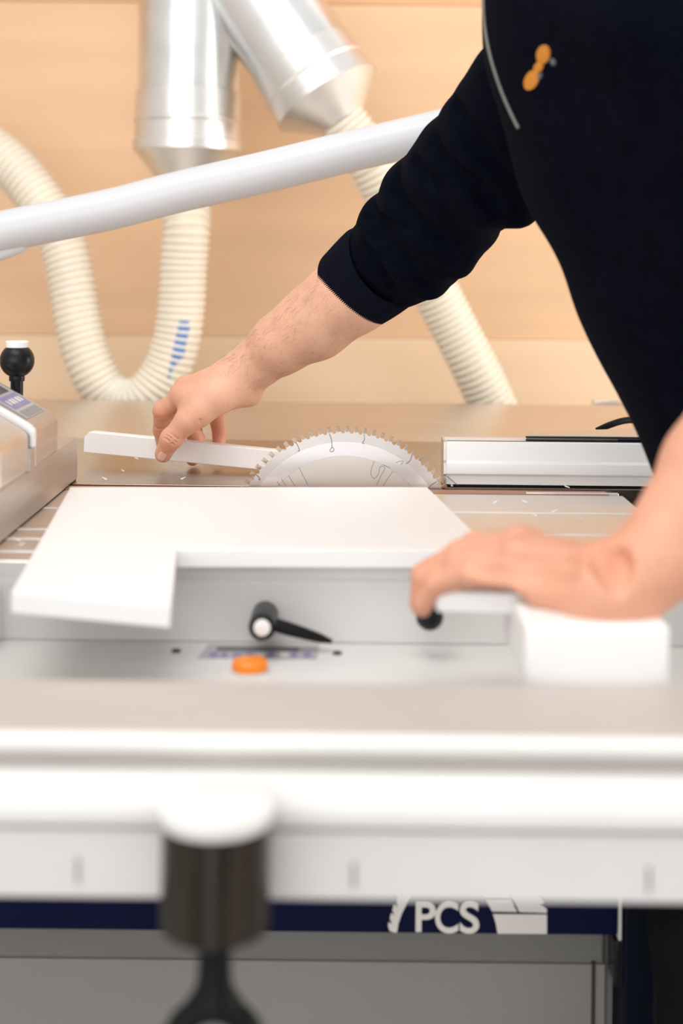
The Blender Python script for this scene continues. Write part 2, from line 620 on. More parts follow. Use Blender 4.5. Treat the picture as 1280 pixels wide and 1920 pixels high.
# cabinet under the table
NX = 0.2985                                           # right end of the navy panel
zb = P(640, 1749, 1.5).z
zd = P(640, 1803, 1.545).z
MB().box((X_L, 1.548, 0.05), (NX - 0.004, 2.30, 0.62)).build('cabinet', 'base_shaded', saw, bevel=0.004)  # its strip above the door shows the navy panel's shade as colour
MB().box((X_L, 1.545, 0.05), (NX - 0.004, 1.5478, zd)).build('cabinet_door', 'base', saw, bevel=0.001)
MB().box((X_L, 1.92, 0.6201), (NX - 0.004, 2.30, Z(-0.0452))).build('table_frame', 'base', saw)
nav = MB().box((X_L, 1.50, zb), (NX, 1.545, 0.70)).build('navy_panel', 'navy', saw, bevel=0.002)
MB().box((NX + 0.0006, 1.498, zb - 0.004), (NX + 0.0036, 1.535, 0.70)).build('edge_strip', 'shelf', saw)
post = MB().box((NX + 0.006, 1.50, 0.0), (NX + 0.042, 1.56, 0.74)).build('corner_post', 'navy_dark', saw, bevel=0.004)
MB().box((NX - 0.003, 1.500, zb - 0.055), (NX + 0.0065, 1.54, zb - 0.005)).build('door_hinge', 'black', saw, bevel=0.003)
MB().box((NX - 0.019, 1.5435, 0.1), (NX - 0.015, 1.546, zb - 0.05)).build('door_seam', 'dark', saw)
MB().box((NX - 0.06, 1.56, 0.0), (NX + 0.042, 2.3, 0.74)).build('end_panel', 'base', saw)


def px_poly(pts, d):
    return [P(u, v, d) for u, v in pts]


def crop_poly(pts, d=1.4992):                         # coordinates measured on a 3.2 x enlargement
    return px_poly([(680 + x / 3.2, 1640 + y / 3.2) for x, y in pts], d)


def decal(name, poly, parent, material='logo', th=0.0008):
    o = MB().prism(poly, (0, th, 0)).build(name, material, parent)
    return o


# lettering on the navy panel
def letters(txt, name, size, material, parent, origin, xdir, updir, fit_w, fit_h, bold=0.0, sx=1.0):
    cu = bpy.data.curves.new(name, 'FONT')
    cu.body = txt
    cu.size = 1.0
    cu.offset = bold
    cu.extrude = 0.004
    tmp = bpy.data.objects.new('tmp_text', cu)
    C.objects.link(tmp)
    bpy.context.view_layer.update()
    me = bpy.data.meshes.new_from_object(tmp.evaluated_get(bpy.context.evaluated_depsgraph_get()))
    bpy.data.objects.remove(tmp)
    n = len(me.vertices)
    co = np.zeros(n * 3, np.float32)
    me.vertices.foreach_get('co', co)
    co = co.reshape(-1, 3)
    lo, hi = co.min(0), co.max(0)
    X, U = Vector(xdir).normalized(), Vector(updir).normalized()
    N = X.cross(U)
    out = []
    for c in co:
        a = (c[0] - lo[0]) / (hi[0] - lo[0]) * fit_w
        b = (c[1] - lo[1]) / (hi[1] - lo[1]) * fit_h
        out.append(Vector(origin) + X * a + U * b + N * (0.0006 if c[2] > 0 else -0.0002))
    me.vertices.foreach_set('co', np.array(out, np.float32).ravel())
    me.materials.clear()
    me.update()
    return link_mesh(name, me, material, parent)


mm = 1.5 / F_PX
# letters P, C, S one by one
for ch, x0, x1, y0, y1 in (('P', 316, 436, 163, 342), ('C', 432, 572, 160, 350), ('S', 580, 697, 160, 352)):
    o0 = P(680 + x0 / 3.2, 1640 + y1 / 3.2, 1.4992)
    letters(ch, 'letter', 1, 'logo', nav, o0, (1, 0, 0), (0, 0, 1), (x1 - x0) / 3.2 * mm, (y1 - y0) / 3.2 * mm, bold=0.020)
# toothed arc left of the letters
arc = [(205, 346), (213, 295), (233, 235), (258, 186), (283, 145), (322, 88), (262, 88)]
teeth = [(232, 138), (215, 112), (203, 160), (206, 196), (187, 176), (177, 212), (190, 247), (171, 230), (162, 262), (176, 298), (155, 286), (151, 306), (161, 338), (188, 347)]
decal('logo_saw_arc', crop_poly(arc + teeth), nav)
decal('logo_brick', crop_poly([(780, 237), (1104, 240), (1104, 356), (808, 354), (797, 290)]), nav)
decal('logo_brick', crop_poly([(738, 156), (889, 157), (926, 224), (776, 221)]), nav)
decal('logo_brick', crop_poly([(905, 157), (938, 224), (1104, 230), (1104, 208), (1082, 190), (1055, 182), (1086, 176), (1080, 160), (1040, 132), (1056, 126), (1010, 96), (870, 96)]), nav)
decal('logo_brick', crop_poly([(690, 92), (855, 94), (882, 146), (733, 144)]), nav)

# ------------------------------------------------------------------ sliding table with its grooves
sl = thing('sliding_table', 'aluminium sliding table with crosswise grooves in front of the blade', 'table', (0, 1.6, Z(-0.09)))
edges = [1.392, 1.431, 1.439, 1.496, 1.504, 1.549, 1.557, 1.680, 1.688, 1.8135]
for i in range(0, len(edges), 2):
    MB().box((X_L, edges[i], Z(-0.03)), (0.362, edges[i + 1], Z(0))).build('table_rail', 'alu', sl, bevel=0.0015)
for y in (1.435, 1.500, 1.553, 1.684):
    MB().box((X_L, y - 0.0030, Z(-0.03)), (0.362, y + 0.0034, Z(0.0003))).build('groove_strip', 'alu_face', sl)
MB().box((X_L, 1.394, Z(-0.055)), (0.360, 1.8135, Z(-0.0302))).build('table_body', 'alu_dull', sl, bevel=0.002)
MB().box((X_L, 1.396, Z(-0.0765)), (0.360, 1.50, Z(-0.0552))).build('front_panel', 'panel', sl)
fp = MB().box((X_L, 1.3905, Z(-0.0765)), (0.362, 1.3938, Z(-0.0155))).build('front_plate', 'panel', sl, bevel=0.0005)
MB().box((X_L, 1.3908, Z(-0.0150)), (0.362, 1.3919, Z(-0.0010))).build('edge_strip', 'shelf', sl)

# shelf below the sliding table with label, screws, button and clamp lever
shelf = thing('control_shelf', 'light grey shelf below the sliding table carrying label and screws', 'shelf', (0, 1.33, Z(-0.1)))
MB().box((X_L, 1.20, Z(-0.098)), (0.362, 1.48, Z(-0.0770))).build('shelf_plate', 'shelf', shelf, bevel=0.003)


def on_shelf(u, v, dz=-0.0770):
    p = P(u, v, 1.0)
    k = (Z(dz) - CAM_Z) / (p.z - CAM_Z)
    return Vector((p.x * k, k, Z(dz)))


pl = [on_shelf(*q) for q in ((370, 1235), (593, 1237), (598, 1211), (392, 1209))]
lb = MB().prism(pl, (0, 0, 0.001)).build('label_plate', 'label', shelf)
pl = [on_shelf(u, v, -0.0758) for u, v in ((405, 1220), (560, 1221), (560, 1214), (408, 1213))]
MB().prism(pl, (0, 0, 0.0004)).build('label_bar', 'grey_dark', lb)
for i in range(9):
    u = 392 + i * 22
    wv = (16, 12, 18, 14, 17, 12, 16, 10, 15)[i]
    m = 'logo' if i in (4, 6) else 'purple'
    pl = [on_shelf(a, b, -0.0758) for a, b in ((u, 1232), (u + wv, 1232), (u + wv + 1, 1223.5), (u + 1, 1223.5))]
    MB().prism(pl, (0, 0, 0.0004)).build('label_print', m, lb)
for u, v in ((330, 1222), (632, 1226)):
    c = on_shelf(u, v)
    MB().lathe(c, (0, 0, 1), [(-0.002, 0.0045), (0.0016, 0.0045), (0.0022, 0.0035)], 20).build('screw', 'dark', shelf, smooth=True)
c = on_shelf(468, 1259)
ob = thing('orange_button', 'round orange button on the pale shelf in front of the label', 'button', c)
MB().lathe(c, (0, 0, 1), [(0.0, 0.0162), (0.0085, 0.0162), (0.0105, 0.0145), (0.0112, 0.0)], 36).build('button_cap', 'orange', ob, smooth=True)
MB().lathe(c, (0, 0, 1), [(0.0003, 0.0175), (0.002, 0.0175), (0.002, 0.0162)], 36).build('button_ring', 'shelf', ob, smooth=True)

h0 = P(497, 1151, 1.389)
h1 = P(491, 1177, 1.322)
lev = thing('clamp_lever', 'black clamp lever with white round cap in front of the grey panel', 'lever', (h0.x, 1.389, h0.z))
ax = h1 - h0
L = ax.length
hub = MB().lathe(h0, ax, [(0, 0.0125), (L - 0.004, 0.0127), (L - 0.001, 0.0122), (L, 0.0105)], 36).build('hub', 'black', lev, smooth=True)
MB().lathe(h1 - ax.normalized() * 0.001, ax, [(0, 0.0078), (0.0018, 0.0078), (0.0022, 0.007)], 32).build('hub_cap', 'white_pl', lev, smooth=True)
hs = h0.lerp(h1, 0.55)
he = P(622, 1203, 1.36)
m = MB()
m.sweep([hs.lerp(he, t) for t in (0.05, 0.3, 0.6, 0.85, 1.0)], [0.0062, 0.0066, 0.0058, 0.0042, 0.0018], 16)
m.build('lever_arm', 'black', lev, smooth=True)

# white block left on the shelf
wl = tag(MB().box((-0.45, 1.29, Z(-0.0768)), (-0.328, 1.3895, Z(-0.022))).build('plastic_block', 'white_pl', bevel=0.003), 'white plastic block cut off by the left edge, under the board', 'block')

# ------------------------------------------------------------------ near beam with scale
bm_ = thing('crosscut_beam', 'broad pale aluminium beam lying across the whole foreground', 'beam', (0, 0.95, Z(-0.1)))


def yz(v, y):
    return (y, CAM_Z - (v - HOR) * y / F_PX)


XB0, XB1 = -0.75, 0.62
yaw = math.radians(0.25)


def extr(name, pts, m, bev=0.001):
    poly = [Vector((XB0, y, z)) for y, z in pts]
    o = MB().prism(poly, (XB1 - XB0, 0, 0)).build(name, m, bm_, bevel=bev)
    return o


extr('top_plate', [(0.8962, Z(0)), (1.004, Z(0)), (1.004, Z(-0.014)), (0.8962, Z(-0.014))], 'beam_top', 0.001)
extr('front_lip', [(0.8960, Z(0.0002)), (0.8935, Z(-0.0004)), (0.890, Z(-0.0030)), (0.889, Z(-0.0098)), (0.8905, Z(-0.0115)), (0.8960, Z(-0.0115))], 'beam_white', 0.0008)
extr('groove_back', [(0.8965, Z(-0.0142)), (0.93, Z(-0.0142)), (0.93, Z(-0.060)), (0.8965, Z(-0.060))], 'beam_top', 0.0005)
rail = [(0.8963, Z(-0.0222)), (0.8925, Z(-0.0226)), (0.8845, Z(-0.0345)), (0.8815, Z(-0.0385)), (0.880, Z(-0.0430)), (0.880, Z(-0.0515)), (0.882, Z(-0.0545)), (0.8963, Z(-0.0545))]
extr('round_rail', rail, 'beam_white', 0.0015)
ff = extr('scale_face', [(0.8835, Z(-0.0568)), (0.93, Z(-0.0568)), (0.93, Z(-0.0995)), (0.8835, Z(-0.0995))], 'beam', 0.0015)
extr('under_plate', [(0.931, Z(-0.06)), (1.0, Z(-0.0142)), (1.0, Z(-0.0155)), (0.931, Z(-0.1))], 'beam', 0.0005)
for u, v in ((146, 1632), (663, 1641), (1216, 1650)):
    p = P(u, v, 0.8834)
    MB().box((p.x - 0.0011, 0.8830, p.z - 0.008), (p.x + 0.0011, 0.8837, p.z + 0.008)).build('scale_mark', 'mark_grey', ff)

# clamp post hanging under the beam
cp = P(405, 1540, 0.852)
ps = thing('clamp_post', 'dark steel clamp post with white cap hanging below the beam', 'clamp', (cp.x, cp.y, Z(-0.15)))
zc = P(405, 1527, 0.852).z
MB().lathe((cp.x, cp.y, zc), (0, 0, 1), [(-0.003, 0.0335), (-0.001, 0.0345), (0.006, 0.0345), (0.0085, 0.032), (0.0095, 0.0)], 56).build('post_cap', 'beam_white', ps, smooth=True)
zl = P(405, 1796, 0.82).z
cy_ = MB().lathe((cp.x, cp.y, zl), (0, 0, 1), [(0, 0.026), (0.0035, 0.0315), (0.006, 0.0325), (zc - zl - 0.0032, 0.0325)], 56).build('post_cylinder', 'steel_dark', ps, smooth=True)
MB().box((cp.x - 0.0014, cp.y - 0.0332, zl + 0.004), (cp.x + 0.0014, cp.y - 0.030, zc - 0.0035)).build('post_slot', 'dark', cy_)
zn = P(405, 1866, 0.852).z
MB().lathe((cp.x, cp.y, zn - 0.004), (0, 0, 1), [(0, 0.017), (0.005, 0.0135), (0.012, 0.0105), (zl - zn + 0.006, 0.009)], 40).build('post_neck', 'black_rub', ps, smooth=True)
ring = [Vector((cp.x + 0.0235 * math.sin(a), cp.y, zn - 0.0315 + 0.0235 * math.cos(a))) for a in [2 * PI * i / 48 for i in range(49)]]
m = MB()
m.sweep(ring, 0.0085, 20, caps=False)
m.build('handle_ring', 'black_rub', ps, smooth=True)

# ------------------------------------------------------------------ saw blade
BC = Vector((P(645, 1020, 1.853).x, 1.853, P(645, 1020, 1.853).z))
BR = 220 * 1.853 / F_PX
NT = 80
bl = thing('saw_blade', 'round steel saw blade with carbide teeth rising out of the table', 'blade', BC)
prof = []
for k in range(NT):
    a0 = 2 * PI * k / NT
    for fr, r in ((0.0, BR - 0.0022), (0.30, BR - 0.0024), (0.42, BR - 0.0058), (0.56, BR - 0.0080), (0.74, BR - 0.0088), (0.90, BR - 0.0080), (0.985, BR - 0.0050)):
        a = a0 + fr * 2 * PI / NT
        prof.append((r * math.sin(a), r * math.cos(a)))
poly = [BC + Vector((x, -0.0011, z)) for x, z in prof]
disc = MB().prism(poly, (0, 0.0022, 0)).build('blade_disc', 'blade', bl)


def annulus(r0, r1, y0, y1, n=160):
    m = MB()
    vs, fs = [], []
    for r, y in ((r0, y1), (r0, y0), (r1, y0), (r1, y1)):
        for i in range(n):
            a = 2 * PI * i / n
            vs.append(BC + Vector((r * math.sin(a), y, r * math.cos(a))))
    for j in range(3):
        for i in range(n):
            i2 = (i + 1) % n
            fs.append([j * n + i, j * n + i2, (j + 1) * n + i2, (j + 1) * n + i])
    m.add(vs, fs)
    return m


annulus(BR * 0.755, BR * 0.872, -0.0014, -0.0010).build('reflection_ring', 'blade_reflection', bl)  # first, a thin ring that paints in the reflected arc
annulus(0.03, BR * 0.748, -0.0013, -0.0010).build('brushed_face', 'blade_mid', bl)
# carbide tips, one object each, sharing a mesh
tip = MB()
tip.prism([Vector((-0.0008, -0.0018, 0.0004)), Vector((0.0046, -0.0015, 0.0010)), Vector((0.0042, -0.0015, -0.0016)), Vector((0.0050, -0.0014, -0.0062)), Vector((0.0006, -0.0015, -0.0068))], (0, 0.0034, 0))
tip_me = bpy.data.meshes.new('carbide_tooth')
tip_me.from_pydata(tip.v, [], tip.f)
tip_me.materials.append(M['carbide'])
for k in range(NT):
    a = 2 * PI * k / NT
    o = bpy.data.objects.new('carbide_tooth', tip_me)
    C.objects.link(o)
    o.parent = bl
    p = Vector((BR * math.sin(a), 0, BR * math.cos(a)))
    o.matrix_basis = Matrix.Translation(p) @ Matrix.Rotation(a, 4, 'Y')


def blade_px(u, v):
    return P(u, v, 1.853 - 0.0018)


def etch(name, pts, w=0.00038, parent=disc):
    q = [blade_px(*p) for p in pts]
    m = MB()
    m.sweep(resample(spline(q, 8), 0.0012), w, 6)
    m.build(name, 'etch', parent)


for px in ([(617, 813), (621, 824), (622, 838), (618, 845), (623, 847), (626, 842), (621, 838)],
           [(682, 815), (683, 824), (679, 831), (683, 832)],
           [(554, 829), (559, 838), (561, 845), (558, 846)],
           [(478, 889), (484, 894), (488, 900), (484, 899)],
           [(772, 852), (770, 861), (764, 868), (760, 869)],
           [(818, 903), (808, 910), (801, 917)]):
    etch('expansion_slot', px, 0.0005)
for px in ([(560, 876), (568, 892), (577, 909)], [(541, 892), (546, 901), (553, 911)], [(527, 897), (535, 910)], [(519, 903), (525, 911)],
           [(736, 884), (727, 897), (718, 911)], [(702, 864), (698, 874), (695, 888), (701, 897), (709, 889), (712, 876), (718, 874), (721, 879), (715, 890), (705, 911)],
           [(717, 871), (724, 874), (731, 877)], [(742, 868), (749, 865), (756, 865), (751, 872)]):
    etch('etched_line', px, 0.00032)

# ------------------------------------------------------------------ rip fence at the right
rf = thing('rip_fence', 'bright aluminium rip fence extrusion right of the saw blade', 'fence', (0.3, 1.9, Z(0)))
fa, fb = P(836, 909, 1.874), P(1300, 914, 1.862)
fx0 = P(831, 870, 1.874).x
fx1 = 0.60


def fence_pt(x, dy, dz):
    return Vector((x, 1.872 + dy, Z(dz)))


body = [(0.006, 0.0018), (0.001, 0.0030), (0.0, 0.0145), (-0.003, 0.0175), (-0.003, 0.031), (0.0, 0.0345), (0.0005, 0.0585), (0.002, 0.0598), (0.046, 0.0598), (0.048, 0.058), (0.048, 0.0018)]
MB().prism([fence_pt(fx0 + 0.0035, y, z) for y, z in body], (fx1 - fx0, 0, 0)).build('fence_profile', 'alu_face', rf, bevel=0.0006)
MB().prism([fence_pt(fx0, y * 1.02 - 0.0006, z + (0.0006 if z > 0.03 else -0.0003)) for y, z in body], (0.0035, 0, 0)).build('fence_end_cap', 'alu', rf)
MB().box((fx0 + 0.002, 1.8735, Z(0.0004)), (fx1, 1.918, Z(0.0018))).build('fence_seal', 'black_rub', rf)
m = MB()
m.sweep([P(838, 893, 1.8705), P(846, 900, 1.8705), P(857, 909, 1.8708)], 0.0005, 6)
m.build('cut_line', 'etch', rf)
MB().box((fx0 + 0.004, 1.8745, Z(0.0599)), (fx1, 1.877, Z(0.0606))).build('top_edge_line', 'grey_dark', rf)
# plate lying on the fence, behind it the cable
pa = P(985, 823, 1.878)
gp = thing('glass_plate', 'flat grey plate with dark rounded edge lying on the fence', 'plate', (0.33, 1.93, Z(0.061)))
def plate(x0, ya, z0, z1, name, m_, bev):
    pts = [Vector((x0, ya, z0)), Vector((0.52, ya, z0)), Vector((0.52, 2.02, z0)), Vector((x0 + 0.006, ya + 0.034, z0))]
    MB().prism(pts, (0, 0, z1 - z0)).build(name, m_, gp, bevel=bev)


plate(pa.x, 1.879, Z(0.0607), Z(0.0618), 'plate_lower', 'black_rub', 0.0008)
plate(pa.x + 0.001, 1.8797, Z(0.0618), Z(0.0648), 'plate_middle', 'grey_dark', 0.0003)
plate(pa.x, 1.879, Z(0.0648), Z(0.0662), 'plate_edge', 'black_rub', 0.0006)
plate(pa.x + 0.0005, 1.8795, Z(0.0662), Z(0.0674), 'plate_top', 'glass_edge', 0.0003)
MB().box((pa.x + 0.122, 1.8786, Z(0.0612)), (0.50, 1.8795, Z(0.0636))).build('green_seal', 'navy_dark', gp)
m = MB()
cb = spline([P(1118, 808, 2.05), P(1145, 796, 2.05), P(1175, 788, 2.06), P(1215, 788, 2.08), P(1265, 800, 2.1), P(1310, 832, 2.1), P(1340, 860, 2.1)], 10)
m.sweep([Vector((p.x, p.y, max(p.z, Z(0.006)))) for p in cb], 0.0048, 12)
tag(m.build('power_cable', 'black_rub', smooth=True), 'black cable arching up behind the flat plate on the fence', 'cable')
br = P(1140, 757, 3.0)
bk = thing('wall_bracket', 'small grey bracket standing far back below the wood wall', 'bracket', (br.x, 3.0, Z(0)))
MB().prism([P(1113, 752, 3.0), P(1150, 750, 3.0), P(1215, 764, 3.0), P(1215, 775, 3.0), P(1113, 775, 3.0)], (0, 0.03, 0)).build('bracket_plate', 'alu', bk, bevel=0.002)
MB().box((br.x + 0.02, 2.97, 0.0), (br.x + 0.05, 3.02, Z(-0.025))).build('bracket_leg', 'alu', bk)

# ------------------------------------------------------------------ crosscut fence and stop at the left
cf = thing('crosscut_fence', 'grey aluminium fence rail at the left running towards the back', 'fence', (-0.40, 1.7, Z(0)))
FX = -0.3485
MB().box((FX - 0.075, 1.10, Z(0.0015)), (FX, 1.895, Z(0.0575))).build('fence_rail', 'alu_dull', cf, bevel=0.0025)
MB().box((FX - 0.0415, 1.86, Z(0.0576)), (FX - 0.0275, 1.893, Z(0.0592))).build('rail_slot', 'grey_dark', cf)
MB().box((FX - 0.0735, 1.11, Z(0.0003)), (FX - 0.0015, 1.8935, Z(0.0015))).build('rail_seal', 'black_rub', cf)
p = P(141, 872, 1.896)
MB().box((FX - 0.0145, 1.8936, p.z - 0.004), (FX - 0.0125, 1.8956, p.z + 0.004)).build('rail_bolt', 'dark', cf)

st = thing('flip_stop', 'cast grey length stop with sloping top sitting on the fence', 'stop', (-0.40, 1.62, Z(0.0576)))


def stop_block(y0, y1, name, mt, lift=0.0, ext=0.0, low=0.0577):
    x = FX + 0.004 + ext
    prof = [(x, low), (x, 0.100 + lift), (x - 0.006, 0.106 + lift), (x - 0.075, 0.1455 + lift), (x - 0.16, 0.150 + lift), (x - 0.16, low)]
    return MB().prism([Vector((a, y0, Z(z))) for a, z in prof], (0, y1 - y0, 0)).build(name, mt, st, bevel=0.004 if y1 - y0 > 0.05 else 0.0015, seg=3)


MB().box((FX - 0.15, 1.587, Z(0.0577)), (FX + 0.0035, 1.613, Z(0.0828))).build('stop_foot', 'alu_dull', st)
sb = stop_block(1.612, 1.742, 'stop_body', 'alu_dull')
stop_block(1.598, 1.6115, 'stop_rim', 'alu_face', 0.002, 0.0012, 0.083)
stop_block(1.588, 1.5975, 'stop_gap', 'grey_dark', -0.003, -0.003)
stop_block(1.455, 1.5875, 'stop_flap', 'alu', -0.001, -0.002)


def on_slope(x, y, e=0.0004):
    k = (0.1455 - 0.106) / 0.069
    xs = FX - 0.002
    return Vector((x, y, Z(0.106 + (xs - x) * k + e)))


q = [on_slope(FX - 0.010, 1.632), on_slope(FX - 0.010, 1.728), on_slope(FX - 0.070, 1.728), on_slope(FX - 0.070, 1.632)]
plt = MB().prism(q, (0.0004, 0, 0.0008)).build('stop_label', 'label', sb)


def slope_quad(xa, xb, ya, yb, name, m_):
    q = [on_slope(FX - xa, ya, 0.0013), on_slope(FX - xa, yb, 0.0013), on_slope(FX - xb, yb, 0.0013), on_slope(FX - xb, ya, 0.0013)]
    MB().prism(q, (0.0002, 0, 0.0005)).build(name, m_, sb)


slope_quad(0.0255, 0.046, 1.640, 1.722, 'label_print', 'purple')
for i in range(5):
    slope_quad(0.032, 0.040, 1.648 + i * 0.0145, 1.655 + i * 0.0145 + 0.003 * (i % 2), 'label_print', 'logo')
slope_quad(0.011, 0.021, 1.640, 1.722, 'label_bar', 'label_dark')
slope_quad(0.050, 0.068, 1.650, 1.712, 'label_window', 'grey_dark')
kc = P(32, 676, 1.768)
kn = thing('ball_knob', 'black ball knob with white top on a rod above the stop', 'knob', (kc.x, kc.y, kc.z - 0.05))
kr = 0.0214
pr = [(-0.0255, 0.0095), (-0.0215, 0.0098), (-0.0185, 0.0095)]
for i in range(14):
    a = -PI / 2 + 0.45 + (PI - 0.45 - 0.68) * i / 13
    pr.append((kr * math.sin(a), kr * math.cos(a)))
MB().lathe(kc, (0, 0, 1), pr, 40).build('knob_ball', 'black', kn, smooth=True)
MB().lathe(kc, (0, 0, 1), [(kr * 0.76, 0.0136), (0.0232, 0.0142), (0.0244, 0.0132)], 32).build('knob_cap', 'white_pl', kn, smooth=True)
MB().lathe(kc + Vector((0, 0, -0.052)), (0, 0, 1), [(-0.065, 0.0078), (0.030, 0.0078)], 24).build('knob_rod', 'black', kn, smooth=True)

# ------------------------------------------------------------------ white board with the cut-out
def on_plane(u, v, dz):
    p = P(u, v, 1.0)
    k = (Z(dz) - CAM_Z) / (p.z - CAM_Z)
    return Vector((p.x * k, k, Z(dz)))


TH = 0.0185
top = [(131, 913), (801, 913), (924, 1031), (331, 1029), (320, 1136), (21, 1109)]
poly = [on_plane(u, v, TH + 0.0004) for u, v in top]
wbd = tag(MB().prism(poly, (0, 0, -TH)).build('plastic_board', 'white_pl', bevel=0.0016, seg=3), 'large white plastic board with a corner cut out lying on the sliding table', 'board')
sp = on_plane(190, 1150, 0.0)
tag(MB().lathe((sp.x, sp.y + 0.004, Z(-0.0045)), (0, 0, 1), [(0, 0.006), (0.0035, 0.008), (0.0047, 0.008)], 24).build('stop_pin', 'dark', smooth=True), 'small dark pin under the front edge of the white board', 'pin')

# held strip
stp = MB()
A0, A1 = P(157, 829, 2.035), P(530, 866, 1.955)
hh = 0.0150
ax = (A1 - A0).normalized()
up = Vector((0, 0, 1)) - ax * ax.z
up.normalize()
bk_ = up.cross(ax) * -1
if bk_.y < 0:
    bk_ = -bk_
sec = [A0 - up * 0.0145, A0 + up * 0.0065, A0 + up * 0.0155 + ax * 0.0075, A1 + up * 0.0142, A1 - up * 0.0138]
stp.prism(sec, bk_ * 0.020)
tag(stp.build('plastic_strip', 'white_pl', bevel=0.001), 'narrow white plastic strip held in the far hand beside the blade', 'strip')

# white block under the near hand with its bar and ball
pb = thing('push_block', 'thick white plastic block with a side bar under the heel of the near hand', 'block', (0.185, 1.11, Z(-0.01)))
bx0, bx1 = P(985, 1230, 1.03).x, P(1255, 1230, 1.03).x
ztop = P(1100, 1172, 1.03).z
MB().box((bx0, 1.03, Z(-0.0117)), (bx1, 1.165, ztop)).build('block_body', 'white_pl', pb, bevel=0.0045, seg=3)
q0, q1 = P(818, 1129, 1.15), P(1000, 1134, 1.105)
MB().prism([q0 + Vector((0, 0, 0.0085)), q0 + Vector((0, 0, -0.0085)), q1 + Vector((0, 0, -0.0085)), q1 + Vector((0, 0, 0.0085))], (0, 0.022, 0)).build('block_bar', 'white_pl', pb, bevel=0.002)
MB().box((bx0 + 0.012, 0.94, Z(-0.026)), (bx1 - 0.012, 1.18, Z(-0.0142))).build('support_plate', 'alu', bm_)

bc = P(805, 1156, 1.335)
bk2 = thing('ball_knob', 'black ball knob below the fingers of the near hand', 'knob', bc)
MB().lathe(bc, (0.1, 1, 0.15), [(0.0130 * math.sin(a), 0.0130 * math.cos(a)) for a in np.linspace(-PI / 2 + 0.01, PI / 2 - 0.01, 17)], 36).build('knob_ball', 'black', bk2, smooth=True)
MB().lathe(bc, (0.1, 1, 0.15), [(0.010, 0.0055), (0.0555, 0.0055)], 20).build('knob_rod', 'black', bk2, smooth=True)

# ------------------------------------------------------------------ shavings on the tables
spots = [(197, 901), (158, 863), (171, 859), (256, 862), (232, 885), (112, 812), (345, 900),
         (986, 944), (1090, 976), (1003, 969), (927, 945), (1040, 961), (1065, 916), (850, 913), (44, 1024), (33, 1017), (118, 868)]
for i, (u, v) in enumerate(spots):
    c = on_plane(u, v, 0.0006)
    if c.x < FX + 0.005 and c.y > 1.5 and i not in (14, 15):
        continue
    m = MB()
    s = random.uniform(0.0014, 0.0028)
    k = random.uniform(0, PI)
    crv = [c + Vector((math.cos(k + t * 2) * s * (1 + t), math.sin(k + t * 2) * s * 1.6, 0.0008 + 0.0022 * t * t)) for t in (0, 0.35, 0.7, 1.0, 1.3)]
    m.sweep(crv, [0.0005, 0.0009, 0.0010, 0.0008, 0.0003], 6)
    if c.x > 0.1 and c.y < 1.85:
        lab, grp = 'tiny curled white shaving on the sliding table right of the white board', 'white shavings right of the board'
    elif c.y < 1.7:
        lab, grp = 'tiny curled white shaving between the grooves left of the white board', 'white shavings left of the board'
    else:
        lab, grp = 'tiny curled white shaving on the dark iron table behind the white board', 'white shavings behind the board'
    tag(m.build('plastic_shaving', 'chip', smooth=True), lab, 'shaving', grp)

# ------------------------------------------------------------------ overhead suction arm
ga = thing('suction_arm', 'thick light grey tube crossing above the table behind the arm', 'tube', (0.9, 2.25, 0))
ctr = spline([P(-330, 506, 2.2), P(-120, 463, 2.2), P(0, 435, 2.2), P(200, 394, 2.2), P(330, 361, 2.2), P(500, 322, 2.2), P(640, 288, 2.2), P(850, 238, 2.2), P(1100, 175, 2.22), P(1500, 76, 2.25), P(1720, 30, 2.28), P(2020, -30, 2.3)], 12)
m = MB()
m.sweep(ctr, 0.0322, 40)
m.build('arm_tube', 'tube', ga, smooth=True)
m = MB()
m.sweep(spline([P(-60, 490, 2.2), P(0, 474, 2.2), P(30, 463, 2.2), P(44, 455, 2.2)], 8), 0.012, 16)
m.build('cable_channel', 'tube', ga, smooth=True)
e = ctr[-1]
MB().box((e.x - 0.05, e.y - 0.05, 0.0), (e.x + 0.05, e.y + 0.05, e.z + 0.05)).build('arm_column', 'tube', ga, bevel=0.008)

# ------------------------------------------------------------------ extraction ducts
def duct(name, label, c_top, c_seam, c_cap, c_cone, r, spig):
    ax = (c_cone - c_top).normalized()
    base = c_top - ax * 1.4
    o = thing(name, label, 'duct', base)
    l0 = (c_seam - base).length
    MB().lathe(base, ax, [(0, r), (l0, r)], 64, caps=False).build('duct_pipe', 'galv', o, smooth=True)
    lc = (c_cap - base).length
    MB().lathe(base, ax, [(l0 - 0.012, r + 0.0005), (l0 - 0.01, r + 0.004), (l0 + 0.4 * (lc - l0), r + 0.005), (l0 + 0.42 * (lc - l0), r + 0.0075), (l0 + 0.46 * (lc - l0), r + 0.0075), (l0 + 0.5 * (lc - l0), r + 0.005), (l0 + 0.80 * (lc - l0), r + 0.0055), (l0 + 0.82 * (lc - l0), r + 0.0085), (lc, r + 0.0085)], 64, caps=False).build('duct_collar', 'galv_band', o, smooth=True, angle=25)
    ln = (c_cone - base).length
    MB().lathe(base, ax, [(lc, r + 0.008), (lc + 0.003, r + 0.0045), (ln, spig + 0.004)], 64, caps=False).build('duct_cone', 'galv_band', o, smooth=True, angle=25)
    MB().lathe(base, ax, [(ln, spig + 0.003), (ln + 0.006, spig), (ln + 0.016, spig)], 48, caps=False).build('duct_spigot', 'galv', o, smooth=True)
    return base + ax * (ln - 0.012), ax


